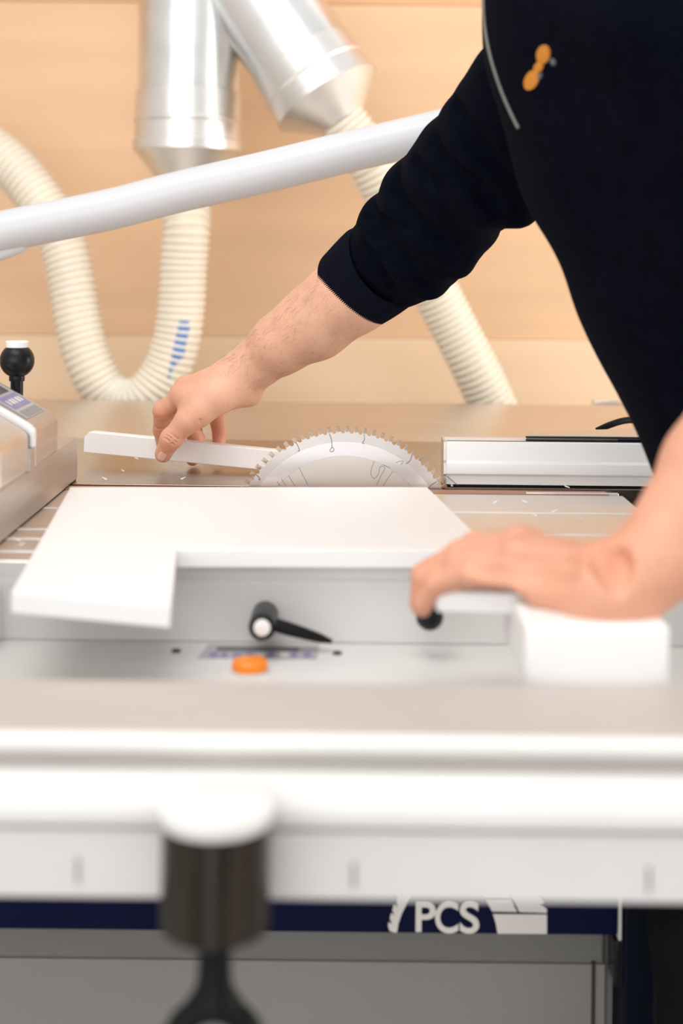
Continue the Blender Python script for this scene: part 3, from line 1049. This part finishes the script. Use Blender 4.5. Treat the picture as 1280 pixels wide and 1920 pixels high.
DD = 3.08
e1, a1 = duct('extraction_duct', 'upright galvanised extraction duct ending in a cone at the left', P(357, -60, DD), P(354, 182, DD), P(352, 283, DD), P(351, 352, DD), 0.1105, 0.048)
e2, a2 = duct('extraction_duct', 'slanting galvanised extraction duct ending in a cone beside the upright one', P(463, -45, DD - 0.02), P(570, 123, DD - 0.06), P(612, 186, DD - 0.075), P(645, 232, DD - 0.085), 0.112, 0.042)


def hose(label, pts, r, label_patch=False, lead=None):
    path = resample(spline(pts, 16), 0.006)
    o = thing('extraction_hose', label, 'hose', path[0])
    m = MB()
    m.sweep(path, r, 32, caps=False)
    m.build('hose_wall', 'hose', o, smooth=True)
    # white stiffening spiral
    tan = [(path[min(i + 1, len(path) - 1)] - path[max(i - 1, 0)]).normalized() for i in range(len(path))]
    nrm = Vector((0, 1, 0))
    fr = []
    for p, tt in zip(path, tan):
        nrm = nrm - tt * nrm.dot(tt)
        nrm.normalize()
        fr.append((p, nrm.copy(), tt.cross(nrm)))
    hel = []
    pitch = 0.0148
    steps = 20
    total = 0.006 * (len(path) - 1)
    n = int(total / pitch * steps)
    for i in range(n):
        s = i / n * (len(path) - 1)
        j = min(int(s), len(path) - 2)
        f = s - j
        p = fr[j][0].lerp(fr[j + 1][0], f)
        nn = fr[j][1].lerp(fr[j + 1][1], f)
        bb = fr[j][2].lerp(fr[j + 1][2], f)
        a = 2 * PI * i / steps
        hel.append(p + (nn * math.cos(a) + bb * math.sin(a)) * (r + 0.0008))
    m = MB()
    m.sweep(hel, 0.0034, 6)
    m.build('hose_spiral', 'spiral', o, smooth=True)
    return o, path


HD = 3.06
h1o, pth = hose('long cream ribbed hose hanging in a loop from the left duct', [P(351, 386, DD), P(350, 430, HD), P(344, 500, HD), P(340, 570, HD), P(330, 640, HD), P(305, 705, HD), P(258, 752, HD), P(205, 742, HD + 0.01), P(168, 680, HD + 0.01), P(146, 600, HD + 0.02), P(133, 520, HD + 0.03), P(112, 440, HD + 0.04), P(72, 370, HD + 0.05), P(20, 308, HD + 0.07), P(-50, 262, HD + 0.1), P(-140, 235, HD + 0.13), P(-260, 228, HD + 0.15), P(-420, 200, HD + 0.17), P(-560, 110, HD + 0.18), P(-640, -60, HD + 0.18), P(-660, -300, HD + 0.18), P(-660, -700, HD + 0.18), P(-660, -1100, HD + 0.18)], 0.0485)
MB().lathe(P(351, 388, DD), (0, 0, 1), [(0, 0.053), (0.026, 0.053)], 40, caps=False).build('hose_clip', 'galv', h1o, smooth=True)
hose('straight cream ribbed hose sloping down behind the bent arm', [e2, P(690, 296, HD - 0.05), P(742, 395, HD - 0.02), P(790, 495, HD), P(838, 590, HD + 0.02), P(885, 680, HD + 0.03), P(925, 765, HD + 0.05), P(965, 850, HD + 0.06), P(1000, 940, HD + 0.06)], 0.049)
# blue printed mark on the loop
m = MB()
q = [P(u, v, HD) for u, v in ((352, 600), (347, 622), (342, 644), (338, 665), (334, 686), (329, 706))]
tmpc = [P(u, v, HD) for u, v in ((335, 600), (333, 622), (330, 640), (323, 665), (314, 686), (305, 706))]
vs, fs = [], []
for i, (a, b) in enumerate(zip(q, tmpc)):
    for k in range(5):
        x = a.x - b.x + (k - 2) * 0.0062
        y = -math.sqrt(max(1e-6, 0.0496 ** 2 - x * x))
        vs.append(Vector((b.x + x, b.y + y, a.z)))
for i in range(len(q) - 1):
    for k in range(4):
        fs.append([i * 5 + k, i * 5 + k + 1, (i + 1) * 5 + k + 1, (i + 1) * 5 + k])
m.add(vs, fs)
m.build('hose_print', 'blue_ink', h1o)

# ================================================================== the person
per = thing('person', 'person in navy zip sweater bending over the saw, both hands working', 'person', (0.47, 1.5, 0))
Vn = lambda p: np.array([p.x, p.y, p.z])

# ---- far (right) arm and hand
R = {
    'in': P(760, 462, 1.885), 'cuff': P(664, 548, 1.915), 'a1': P(590, 607, 1.938), 'a2': P(527, 646, 1.958), 'a3': P(480, 682, 1.974),
    'wr': P(455, 702, 1.982)}
lo = [-0.275, 1.86, 0.855]
hi = [0.125, 2.10, 1.20]
f = Field(lo, hi, 0.00155)
arm_pts = [R['in'], R['cuff'], R['a1'], R['a2'], R['a3'], R['wr']]
f.chain(arm_pts, [0.0545, 0.0545, 0.0490, 0.0405, 0.0335, 0.0310], 0.01)
# forearm muscle belly and wrist heel
f.cone(P(620, 560, 1.925), P(520, 640, 1.95), 0.036, 0.030, 0.02)
f.cone(P(448, 728, 1.975), P(468, 738, 1.982), 0.019, 0.0175, 0.014)
# metacarpals
hand = f.sub()
mcp = {'i': P(341, 741, 1.962), 'm': P(349, 728, 1.985), 'r': P(366, 729, 2.01), 'p': P(396, 742, 2.03)}
wrs = {'i': P(440, 703, 1.968), 'm': P(440, 700, 1.98), 'r': P(444, 706, 1.993), 'p': P(447, 714, 2.003)}
for k, r0, r1 in (('i', 0.0200, 0.0150), ('m', 0.0205, 0.0155), ('r', 0.0195, 0.0150), ('p', 0.018, 0.0140)):
    hand.cone(wrs[k], mcp[k], r0, r1, 0.016)
hand.cone(P(430, 728, 1.975), P(372, 752, 1.985), 0.022, 0.015, 0.02)
for k, r in (('i', 0.0150), ('m', 0.0155), ('r', 0.0145), ('p', 0.013)):
    hand.ball(mcp[k] + Vector((-0.001, 0, 0.002)), r, 0.006)
# thenar
hand.cone(P(436, 730, 1.962), P(368, 774, 1.942), 0.0215, 0.0195, 0.018)
hand.cone(P(405, 742, 1.955), P(350, 745, 1.955), 0.018, 0.013, 0.02)
f.merge(hand, 0.02)
fingers = {
    'i': ([mcp['i'], P(305, 770, 1.972), P(303, 806, 1.995), P(309, 850, 2.018)], [0.0145, 0.0128, 0.0118, 0.0095]),
    'm': ([mcp['m'], P(336, 778, 2.014), P(369, 822, 2.038), P(361, 861, 2.014)], [0.0150, 0.0125, 0.0112, 0.0095]),
    'r': ([mcp['r'], P(362, 786, 2.045), P(368, 824, 2.062), P(364, 852, 2.045)], [0.0140, 0.0118, 0.0105, 0.009]),
    'p': ([mcp['p'], P(405, 778, 2.045), P(412, 816, 2.056), P(408, 846, 2.042)], [0.0130, 0.0112, 0.0102, 0.0085]),
}
for k in 'imrp':
    g = f.sub()
    g.chain(*fingers[k], k=0.004)
    g.ball(fingers[k][0][1], fingers[k][1][1] * 1.04, 0.003)
    f.merge(g, 0.0045)
# thumb in front of the strip
g = f.sub()
th = [P(372, 774, 1.942), P(350, 790, 1.936), P(320, 824, 1.936), P(306, 851, 1.946)]
g.chain(th, [0.0185, 0.0165, 0.0140, 0.0118], 0.006)
g.ball(P(322, 821, 1.9355), 0.0144, 0.004)
f.merge(g, 0.010)
# creases: finger joints, thumb joint, wrist fold
cr = 0.0010
def crease(pts, r=0.0011, k=0.0022):
    f.chain(pts, [r] * len(pts), k, carve=True, m=0.012)
def surf(u, v, d, off):
    return P(u, v, d - off)
crease([surf(287, 782, 1.972, 0.006), surf(300, 784, 1.972, 0.0128), surf(316, 781, 1.972, 0.0125)], 0.001)
crease([surf(290, 801, 1.99, 0.008), surf(303, 804, 1.99, 0.0122), surf(317, 801, 1.99, 0.008)], 0.0009)
for du, dv in ((0, 0), (-4, 5), (3, -5)):
    crease([surf(311 + du, 815 + dv, 1.936, 0.0125), surf(320 + du, 820 + dv, 1.936, 0.0148), surf(331 + du, 829 + dv, 1.936, 0.0125)], 0.0008, 0.0016)
crease([surf(374, 786, 1.94, 0.0165), surf(377, 796, 1.94, 0.0165), surf(376, 805, 1.942, 0.012)], 0.0011)
crease([surf(408, 745, 1.955, 0.019), surf(414, 758, 1.955, 0.0205), surf(418, 772, 1.96, 0.012)], 0.0009)
crease([surf(446, 738, 1.975, 0.0195), surf(464, 738, 1.98, 0.0182), surf(487, 733, 1.985, 0.010)], 0.0010)
V1, Q1 = f.mesh()
V1 = relax(V1, Q1, 2)
del f, hand, g

# ---- near (left) arm and hand, palm down on the block
lo = [0.02, 0.97, 0.84]
hi = [0.46, 1.30, 1.22]
f = Field(lo, hi, 0.0018)
el = Vector((0.392, 1.17, 1.15))
wr = P(1140, 1100, 1.072)
arm_pts = [el, P(1425, 775, 1.13), P(1345, 880, 1.11), P(1290, 975, 1.095), P(1240, 1040, 1.083), P(1188, 1086, 1.076), wr]
f.chain(arm_pts, [0.052, 0.050, 0.0425, 0.0368, 0.0335, 0.0300, 0.0275], 0.012)
f.cone(P(1110, 1132, 1.062), P(1182, 1140, 1.064), 0.0135, 0.0125, 0.016)
hand = f.sub()
mcp = {'i': P(992, 1026, 1.175), 'm': P(975, 1022, 1.150), 'r': P(972, 1046, 1.125), 'p': P(985, 1078, 1.100)}
wrs = {'i': P(1120, 1080, 1.095), 'm': P(1120, 1085, 1.085), 'r': P(1120, 1095, 1.075), 'p': P(1120, 1110, 1.065)}
for k, r0, r1 in (('i', 0.019, 0.0135), ('m', 0.020, 0.0135), ('r', 0.019, 0.0135), ('p', 0.0165, 0.0130)):
    hand.cone(wrs[k], mcp[k], r0, r1, 0.016)
hand.cone(P(1150, 1140, 1.060), P(1010, 1110, 1.085), 0.0125, 0.0115, 0.014)
for k, r in (('i', 0.0145), ('m', 0.0150), ('r', 0.0140), ('p', 0.013)):
    hand.ball(mcp[k] + Vector((0, 0, 0.001)), r, 0.006)
f.merge(hand, 0.02)
fingers = {
    'i': ([mcp['i'], P(890, 1022, 1.205), P(806, 1070, 1.215), P(789, 1122, 1.208)], [0.0130, 0.0108, 0.0098, 0.0085]),
    'm': ([mcp['m'], P(862, 1038, 1.182), P(793, 1078, 1.196), P(786, 1132, 1.194)], [0.0132, 0.0108, 0.0098, 0.0086]),
    'r': ([mcp['r'], P(858, 1056, 1.160), P(797, 1085, 1.178), P(790, 1138, 1.178)], [0.0130, 0.0104, 0.0096, 0.0085]),
    'p': ([mcp['p'], P(882, 1078, 1.135), P(818, 1098, 1.155), P(793, 1134, 1.162)], [0.0122, 0.0098, 0.0090, 0.0080]),
}
for k in 'imrp':
    g = f.sub()
    g.chain(*fingers[k], k=0.004)
    g.ball(fingers[k][0][1], fingers[k][1][1] * 1.05, 0.003)
    f.merge(g, 0.005)
g = f.sub()
g.chain([P(1090, 1075, 1.13), P(1020, 1062, 1.20), P(955, 1072, 1.225), P(900, 1082, 1.235)], [0.018, 0.0145, 0.0125, 0.010], 0.008)
f.merge(g, 0.012)
f.press([(1112, 1028), (1132, 1046), (1148, 1074), (1157, 1104)], 0.0075, 0.010, 0.98, 1.2, 0.40)
f.press([(1150, 1030), (1162, 1055), (1170, 1085)], 0.0050, 0.010, 0.98, 1.2, 0.35)
f.press([(1080, 1050), (1010, 1052), (950, 1050)], 0.0050, 0.012, 0.98, 1.2, 0.2)
f.press([(1070, 1082), (1010, 1080), (960, 1074), (890, 1066)], 0.0045, 0.010, 0.98, 1.2, 0.25)
V2, Q2 = f.mesh()
V2 = relax(V2, Q2, 2)
del f, hand, g

# ---- trunk, neck and head in one coarse piece
SH_R = P(985, 140, 1.66)
SH_L = P(1420, 40, 1.30)
NECK = P(1190, -60, 1.49)
HEADC = P(1105, -300, 1.47)
HIPS = Vector((0.485, 1.49, 0.93))
f = Field([-0.1, 1.0, 0.78], [0.75, 1.98, 1.85], 0.0065)
f.chain([P(1225, 30, 1.5), P(1300, 300, 1.5), P(1400, 560, 1.5), HIPS], [0.13, 0.125, 0.12, 0.125], 0.05)
f.chain([SH_R, P(810, 420, 1.84), P(740, 490, 1.89)], [0.045, 0.045, 0.045], 0.02)
f.chain([SH_L, el], [0.055, 0.05], 0.02)
f.cone(SH_R.lerp(SH_L, 0.12), SH_L, 0.045, 0.06, 0.03)
f.cone(NECK, HEADC + Vector((0.02, 0, -0.06)), 0.062, 0.058, 0.03)
hd = f.sub()
hd.ball(HEADC + Vector((0.015, 0, 0.03)), 0.092, 0.02, ((0, 1, 0), 1.22))
hd.cone(HEADC + Vector((-0.03, 0, -0.02)), HEADC + Vector((-0.035, 0, -0.085)), 0.062, 0.040, 0.03, ((0, 1, 0), 1.15))
hd.cone(HEADC + Vector((-0.098, 0, 0.02)), HEADC + Vector((-0.120, 0, -0.025)), 0.010, 0.014, 0.012)
hd.cone(HEADC + Vector((-0.086, -0.018, -0.060)), HEADC + Vector((-0.086, 0.018, -0.060)), 0.009, 0.009, 0.008)
for s in (-1, 1):
    hd.ball(HEADC + Vector((-0.082, s * 0.032, 0.012)), 0.015, 0.01)
    hd.ball(HEADC + Vector((0.012, s * 0.078, -0.005)), 0.026, 0.012, ((0, 1, 0), 2.4))
f.merge(hd, 0.02)
V3, Q3 = f.mesh()
V3 = relax(V3, Q3, 2)
del f, hd
V = np.concatenate([V1, V2, V3])
Q = np.concatenate([Q1, Q2 + len(V1), Q3 + len(V1) + len(V2)])
me = np_mesh('body', V, Q)
at = me.attributes.new('blush', 'FLOAT', 'POINT')
bl_ = np.zeros(len(V), np.float32)


def blush(c, r, a):
    d = np.linalg.norm(V - Vn(c), axis=1)
    bl_[:] = np.maximum(bl_, a * np.clip(1 - d / r, 0, 1) ** 0.8)


for c, r, a in ((P(300, 775, 1.96), 0.035, 0.75), (P(303, 810, 1.98), 0.035, 0.85), (P(318, 826, 1.925), 0.03, 0.55), (P(303, 856, 1.93), 0.022, 0.7),
                (P(368, 815, 2.02), 0.05, 0.8), (P(412, 810, 2.04), 0.05, 0.75), (P(340, 735, 1.95), 0.05, 0.45), (P(365, 790, 1.92), 0.04, 0.4)):
    blush(c, r, a)
near = V[:, 1] < 1.28
base = np.where(near & (V[:, 0] > 0.02) & (V[:, 2] < 1.25), 0.42, 0.0)
bl_ = np.maximum(bl_, base.astype(np.float32))
for c, r, a in ((P(790, 1120, 1.18), 0.06, 0.75), (P(1125, 1035, 1.07), 0.05, 0.85), (P(1190, 1000, 1.08), 0.05, 0.7), (P(975, 1025, 1.13), 0.05, 0.6)):
    blush(c, r, a)
at.data.foreach_set('value', bl_.astype(np.float32))
body = link_mesh('body', me, 'skin', per)
bvh_arm = BVHTree.FromPolygons([Vector(v) for v in V1], [list(map(int, q)) for q in Q1])
CAM = Vector((0, 0, CAM_Z))


def hit(bvh, u, v):
    d = (P(u, v, 1.0) - CAM).normalized()
    return bvh.ray_cast(CAM, d)


# thumb nail
h = hit(bvh_arm, 303, 856)
if h[0]:
    n = h[1]
    m = MB()
    a0 = (P(297, 866, 1.9) - P(312, 840, 1.9)).normalized()
    a0 = (a0 - n * a0.dot(n)).normalized()
    b0 = n.cross(a0)
    vs, fs = [], []
    nu, nv = 9, 9
    for i in range(nu):
        for j in range(nv):
            s, t = (i / (nu - 1) - 0.5) * 2, (j / (nv - 1) - 0.5) * 2
            x = s * 0.0072
            y = t * 0.0058 * math.sqrt(max(0.0, 1 - 0.55 * s ** 4))
            q = h[0] + a0 * x + b0 * y
            loc, nn, _, _ = bvh_arm.ray_cast(q + n * 0.01, -n)
            if loc is None:
                loc, nn = q, n
            vs.append(loc + n * (0.0005 - 0.0006 * (abs(t) ** 4)))
    for i in range(nu - 1):
        for j in range(nv - 1):
            fs.append([i * nv + j, (i + 1) * nv + j, (i + 1) * nv + j + 1, i * nv + j + 1])
    m.add(vs, fs)
    m.build('thumb_nail', 'nail', per, smooth=True)

# arm hair on the far forearm
m = MB()
cnt = 0
tries = 0
while cnt < 520 and tries < 6000:
    tries += 1
    t = random.random()
    u = 604 - t * 190
    v = 505 + t * 168
    k = abs(random.gauss(0, 1)) * 0.30
    if random.random() < 0.3:
        k = random.uniform(0.7, 1.0)
    wd = 150 - 62 * t
    u, v = u + 0.62 * wd * k + random.uniform(-6, 6), v + 0.78 * wd * k + random.uniform(-4, 8)
    h = hit(bvh_arm, u, v)
    if h[0] is None:
        continue
    n = h[1]
    dr = (P(-80, 75, 1.9) - P(0, 0, 1.9)).normalized() + Vector((random.gauss(0, 0.35), random.gauss(0, 0.3), random.gauss(0, 0.35)))
    dr = (dr - n * dr.dot(n)).normalized()
    Ln = random.uniform(0.006, 0.0125)
    p0 = h[0]
    pts = [p0, p0 + dr * Ln * 0.5 + n * Ln * 0.22, p0 + dr * Ln + n * Ln * 0.20]
    m.sweep(pts, [0.00007, 0.000065, 0.00003], 3, caps=False)
    cnt += 1
hr = m.build('arm_hair', 'armhair', per)
hr['kind'] = 'stuff'

# ---- sweater
f = Field([-0.04, 1.02, 0.80], [0.78, 2.02, 1.56], 0.0042)
torso = f.sub()
torso.chain([P(1214, -70, 1.5), P(1216, 60, 1.5), P(1262, 260, 1.5), P(1362, 480, 1.5), P(1440, 640, 1.5), P(1490, 740, 1.5), HIPS + Vector((0.0, 0, 0.005))],
            [0.168, 0.165, 0.158, 0.156, 0.156, 0.152, 0.140], 0.04)
torso.cone(P(1300, 40, 1.35), P(1420, 400, 1.38), 0.11, 0.11, 0.05)
torso.cone(NECK, NECK + Vector((-0.01, 0, 0.05)), 0.085, 0.075, 0.03)
torso.cone(SH_L, P(1250, 20, 1.42), 0.085, 0.11, 0.05)
lsl = f.sub()
lsl.chain([SH_L, SH_L.lerp(el, 0.5), SH_L.lerp(el, 0.93)], [0.085, 0.072, 0.066], 0.02)
torso.merge(lsl, 0.03)
slv = f.sub()
sp_ = [SH_R, P(714, 502, 1.90)]
for (a, b, r0, r1) in ((P(1022, 178, 1.65), P(876, 326, 1.772), 0.074, 0.0775), (P(900, 325, 1.765), P(820, 385, 1.825), 0.071, 0.0768),
                       (P(832, 398, 1.822), P(770, 452, 1.865), 0.0745, 0.0765), (P(775, 465, 1.87), P(722, 496, 1.897), 0.068, 0.0645)):
    slv.cone(a, b, r0, r1, 0.009)
slv.cone(P(990, 172, 1.655), P(940, 250, 1.71), 0.073, 0.074, 0.012)
# heavy folds hanging below the arm
for (a, b, r0, r1) in ((P(905, 375, 1.72), P(965, 382, 1.72), 0.038, 0.031), (P(825, 440, 1.79), P(852, 478, 1.795), 0.045, 0.030),
                       (P(775, 490, 1.82), P(800, 524, 1.83), 0.040, 0.027), (P(735, 505, 1.87), P(752, 545, 1.87), 0.035, 0.020)):
    slv.cone(a, b, r0, r1, 0.014)


# folds pressed in, running round the arm
for pts, r, k in (([(742, 318), (741, 360), (762, 400), (800, 432), (845, 455)], 0.0075, 0.012),
                  ([(692, 380), (702, 430), (735, 475), (775, 510), (800, 545)], 0.0075, 0.012),
                  ([(668, 410), (682, 455), (710, 500), (742, 545)], 0.0055, 0.009),
                  ([(810, 255), (817, 290), (845, 325), (890, 350), (930, 400)], 0.0075, 0.014),
                  ([(702, 400), (735, 430), (768, 428)], 0.0055, 0.010),
                  ([(775, 294), (790, 330), (830, 352)], 0.0060, 0.012),
                  ([(850, 195), (868, 240), (905, 290), (945, 330)], 0.0070, 0.016)):
    slv.press(pts, r, k, 1.5, 2.05, 0.35)
# displacement folds
ax_n = (sp_[-1] - sp_[0]).normalized()
gx = np.meshgrid(*[slv.lo[i] + slv.h * np.arange(slv.n[i], dtype=np.float32) for i in range(3)], indexing='ij', sparse=True)
s_ = (gx[0] - sp_[0].x) * ax_n.x + (gx[1] - sp_[0].y) * ax_n.y + (gx[2] - sp_[0].z) * ax_n.z
tw = (gx[0] * 0.5 - gx[2] * 0.9 + gx[1] * 0.3)
env = np.clip((s_ - 0.02) / 0.12, 0, 1)
slv.F = slv.F + env * (0.0011 * np.sin(s_ * 120 + tw * 45 + 3.0 * np.sin(tw * 17)))
c0 = P(657, 547, 1.913)
c1 = P(709, 505, 1.891)
cax = ((c0 - c1).normalized() + Vector((0, 0.28, 0))).normalized()
pl_ = (gx[0] - c1.x) * cax.x + (gx[1] - c1.y) * cax.y + (gx[2] - c1.z) * cax.z - 0.003
slv.F = -smin(-slv.F, -pl_, 0.014)
tw2 = gx[2] + 0.35 * gx[0]
torso.F = torso.F + 0.0022 * np.sin(tw2 * 55 + 2.5 * np.sin(gx[1] * 11 + gx[0] * 7)) * np.sin(gx[0] * 13 + gx[1] * 9)
# crease where the sleeve meets the chest
torso.merge(slv, 0.012)
V4, Q4 = torso.mesh()
V4 = relax(V4, Q4, 2)
sw = link_mesh('sweater', np_mesh('sweater', V4, Q4), 'fabric', per)
bvh_sw = BVHTree.FromPolygons([Vector(v) for v in V4], [list(map(int, q)) for q in Q4])
del f, torso, slv, lsl

# ribbed cuff
ax = cax
nrm = Vector((0, 1, 0))
nrm = (nrm - ax * nrm.dot(ax)).normalized()
bn = ax.cross(nrm)
n = 840
vs, fs = [], []
rows = [(-0.014, 0.0610), (0.0, 0.0645), (0.012, 0.0640), (0.025, 0.0630), (0.038, 0.0618), (0.050, 0.0606), (0.0545, 0.0600), (0.0555, 0.0590), (0.0545, 0.0570), (0.043, 0.0565)]
for j, (hh, r) in enumerate(rows):
    for i in range(n):
        a = 2 * PI * i / n
        rib = 0.00065 * (math.sin(a * 140) if j < 7 else 0.2)
        wob = 0.0006 * math.sin(3 * a + hh * 40) * max(0, 1 - hh / 0.05)
        rr = r + rib + wob
        vs.append(c1 + ax * hh + (nrm * math.cos(a) + bn * math.sin(a)) * rr)
for j in range(len(rows) - 1):
    for i in range(n):
        i2 = (i + 1) % n
        fs.append([j * n + i, j * n + i2, (j + 1) * n + i2, (j + 1) * n + i])
m = MB()
m.add(vs, fs)
m.build('cuff', 'rib', per, smooth=True, angle=180)

# zip and chest emblem lie on the sweater
zp = []
for u, v in ((905, -60), (904, -20), (904, 15), (907, 55), (914, 95), (925, 135), (939, 175), (955, 212), (969, 240)):
    h = hit(bvh_sw, u + 4, v)
    if h[0]:
        zp.append(h[0] + h[1] * 0.0006)
if len(zp) > 2:
    m = MB()
    m.sweep(resample(spline(zp, 8), 0.004), 0.0023, 8)
    m.build('zipper', 'zip', per, smooth=True)


def patch(name, pts, material, parent, off=0.0012):
    ps = []
    for u, v in pts:
        h = hit(bvh_sw, u, v)
        if h[0] is None:
            return None
        ps.append((h[0] + h[1] * off, h[1]))
    nn = sum((q[1] for q in ps), Vector()).normalized()
    m = MB()
    cen = sum((q[0] for q in ps), Vector()) / len(ps) + nn * 0.0012
    vs = [q[0] for q in ps] + [q[0] - nn * 0.004 for q in ps] + [cen]
    k = len(ps)
    fs = [[i, (i + 1) % k, 2 * k] for i in range(k)] + [[i + k, (i + 1) % k + k, (i + 1) % k, i] for i in range(k)]
    m.add(vs, fs)
    return m.build(name, material, parent, smooth=True)


def oval(cx_, cy_, a, b, ang, n=18):
    c, s = math.cos(ang), math.sin(ang)
    return [(cx_ + a * math.cos(t) * c - b * math.sin(t) * s, cy_ + a * math.cos(t) * s + b * math.sin(t) * c) for t in [2 * PI * i / n for i in range(n)]]


patch('emblem', oval(1019, 102, 18, 12.5, 1.75), 'emb', per)
patch('emblem', oval(1010, 126, 11, 8, 2.1), 'emb', per)
patch('emblem', oval(997, 150, 20, 12.5, 2.0), 'emb', per)
patch('emblem', oval(1037, 116, 7, 4.5, 1.2), 'emb_grey', per)
patch('emblem', oval(1013, 143, 7, 3, 2.0), 'emb_grey', per)

# ---- trousers, shoes, hair
f = Field([0.24, 1.10, 0.10], [0.80, 1.92, 1.02], 0.0085)
f.chain([HIPS + Vector((0, -0.07, 0.02)), Vector((0.462, 1.35, 0.80)), Vector((0.384, 1.372, 0.53)), Vector((0.386, 1.36, 0.12))], [0.115, 0.080, 0.074, 0.072], 0.03)
f.chain([HIPS + Vector((0, 0.07, 0.02)), Vector((0.52, 1.60, 0.80)), Vector((0.52, 1.62, 0.50)), Vector((0.56, 1.62, 0.12))], [0.115, 0.092, 0.068, 0.058], 0.03)
V5, Q5 = f.mesh()
link_mesh('trousers', np_mesh('trousers', relax(V5, Q5, 2), Q5), 'trouser', per)
for x, y in ((0.395, 1.36), (0.56, 1.62)):
    f = Field([x - 0.3, y - 0.1, -0.01], [x + 0.15, y + 0.1, 0.20], 0.006)
    f.chain([Vector((x + 0.045, y, 0.045)), Vector((x - 0.09, y, 0.045)), Vector((x - 0.17, y, 0.035))], [0.042, 0.045, 0.033], 0.03)
    f.cone(Vector((x, y, 0.15)), Vector((x + 0.02, y, 0.06)), 0.045, 0.045, 0.03)
    Vs, Qs = f.mesh()
    Vs[:, 2] = np.maximum(Vs[:, 2], 0.002)
    link_mesh('shoe', np_mesh('shoe', Vs, Qs), 'black_rub', per)
f = Field([HEADC.x - 0.16, 1.3, HEADC.z - 0.12], [HEADC.x + 0.16, 1.64, HEADC.z + 0.18], 0.006)
f.ball(HEADC + Vector((0.022, 0, 0.036)), 0.100, 0.02, ((0, 1, 0), 1.2))
f.cone(HEADC + Vector((-0.13, -0.2, -0.03)), HEADC + Vector((-0.13, 0.2, -0.03)), 0.095, 0.095, 0.01, carve=True)
f.cone(HEADC + Vector((0.02, -0.2, -0.09)), HEADC + Vector((0.02, 0.2, -0.09)), 0.06, 0.06, 0.01, carve=True)
Vh, Qh = f.mesh()
link_mesh('hair', np_mesh('hair', Vh, Qh), 'hair', per)
for s in (-1, 1):
    c = HEADC + Vector((-0.094, s * 0.032, 0.011))
    MB().lathe(c, (-1, 0, 0), [(0.009 * math.sin(a), 0.009 * math.cos(a)) for a in np.linspace(-1.5, 1.5, 9)], 16).build('eye', 'white_pl', per, smooth=True)
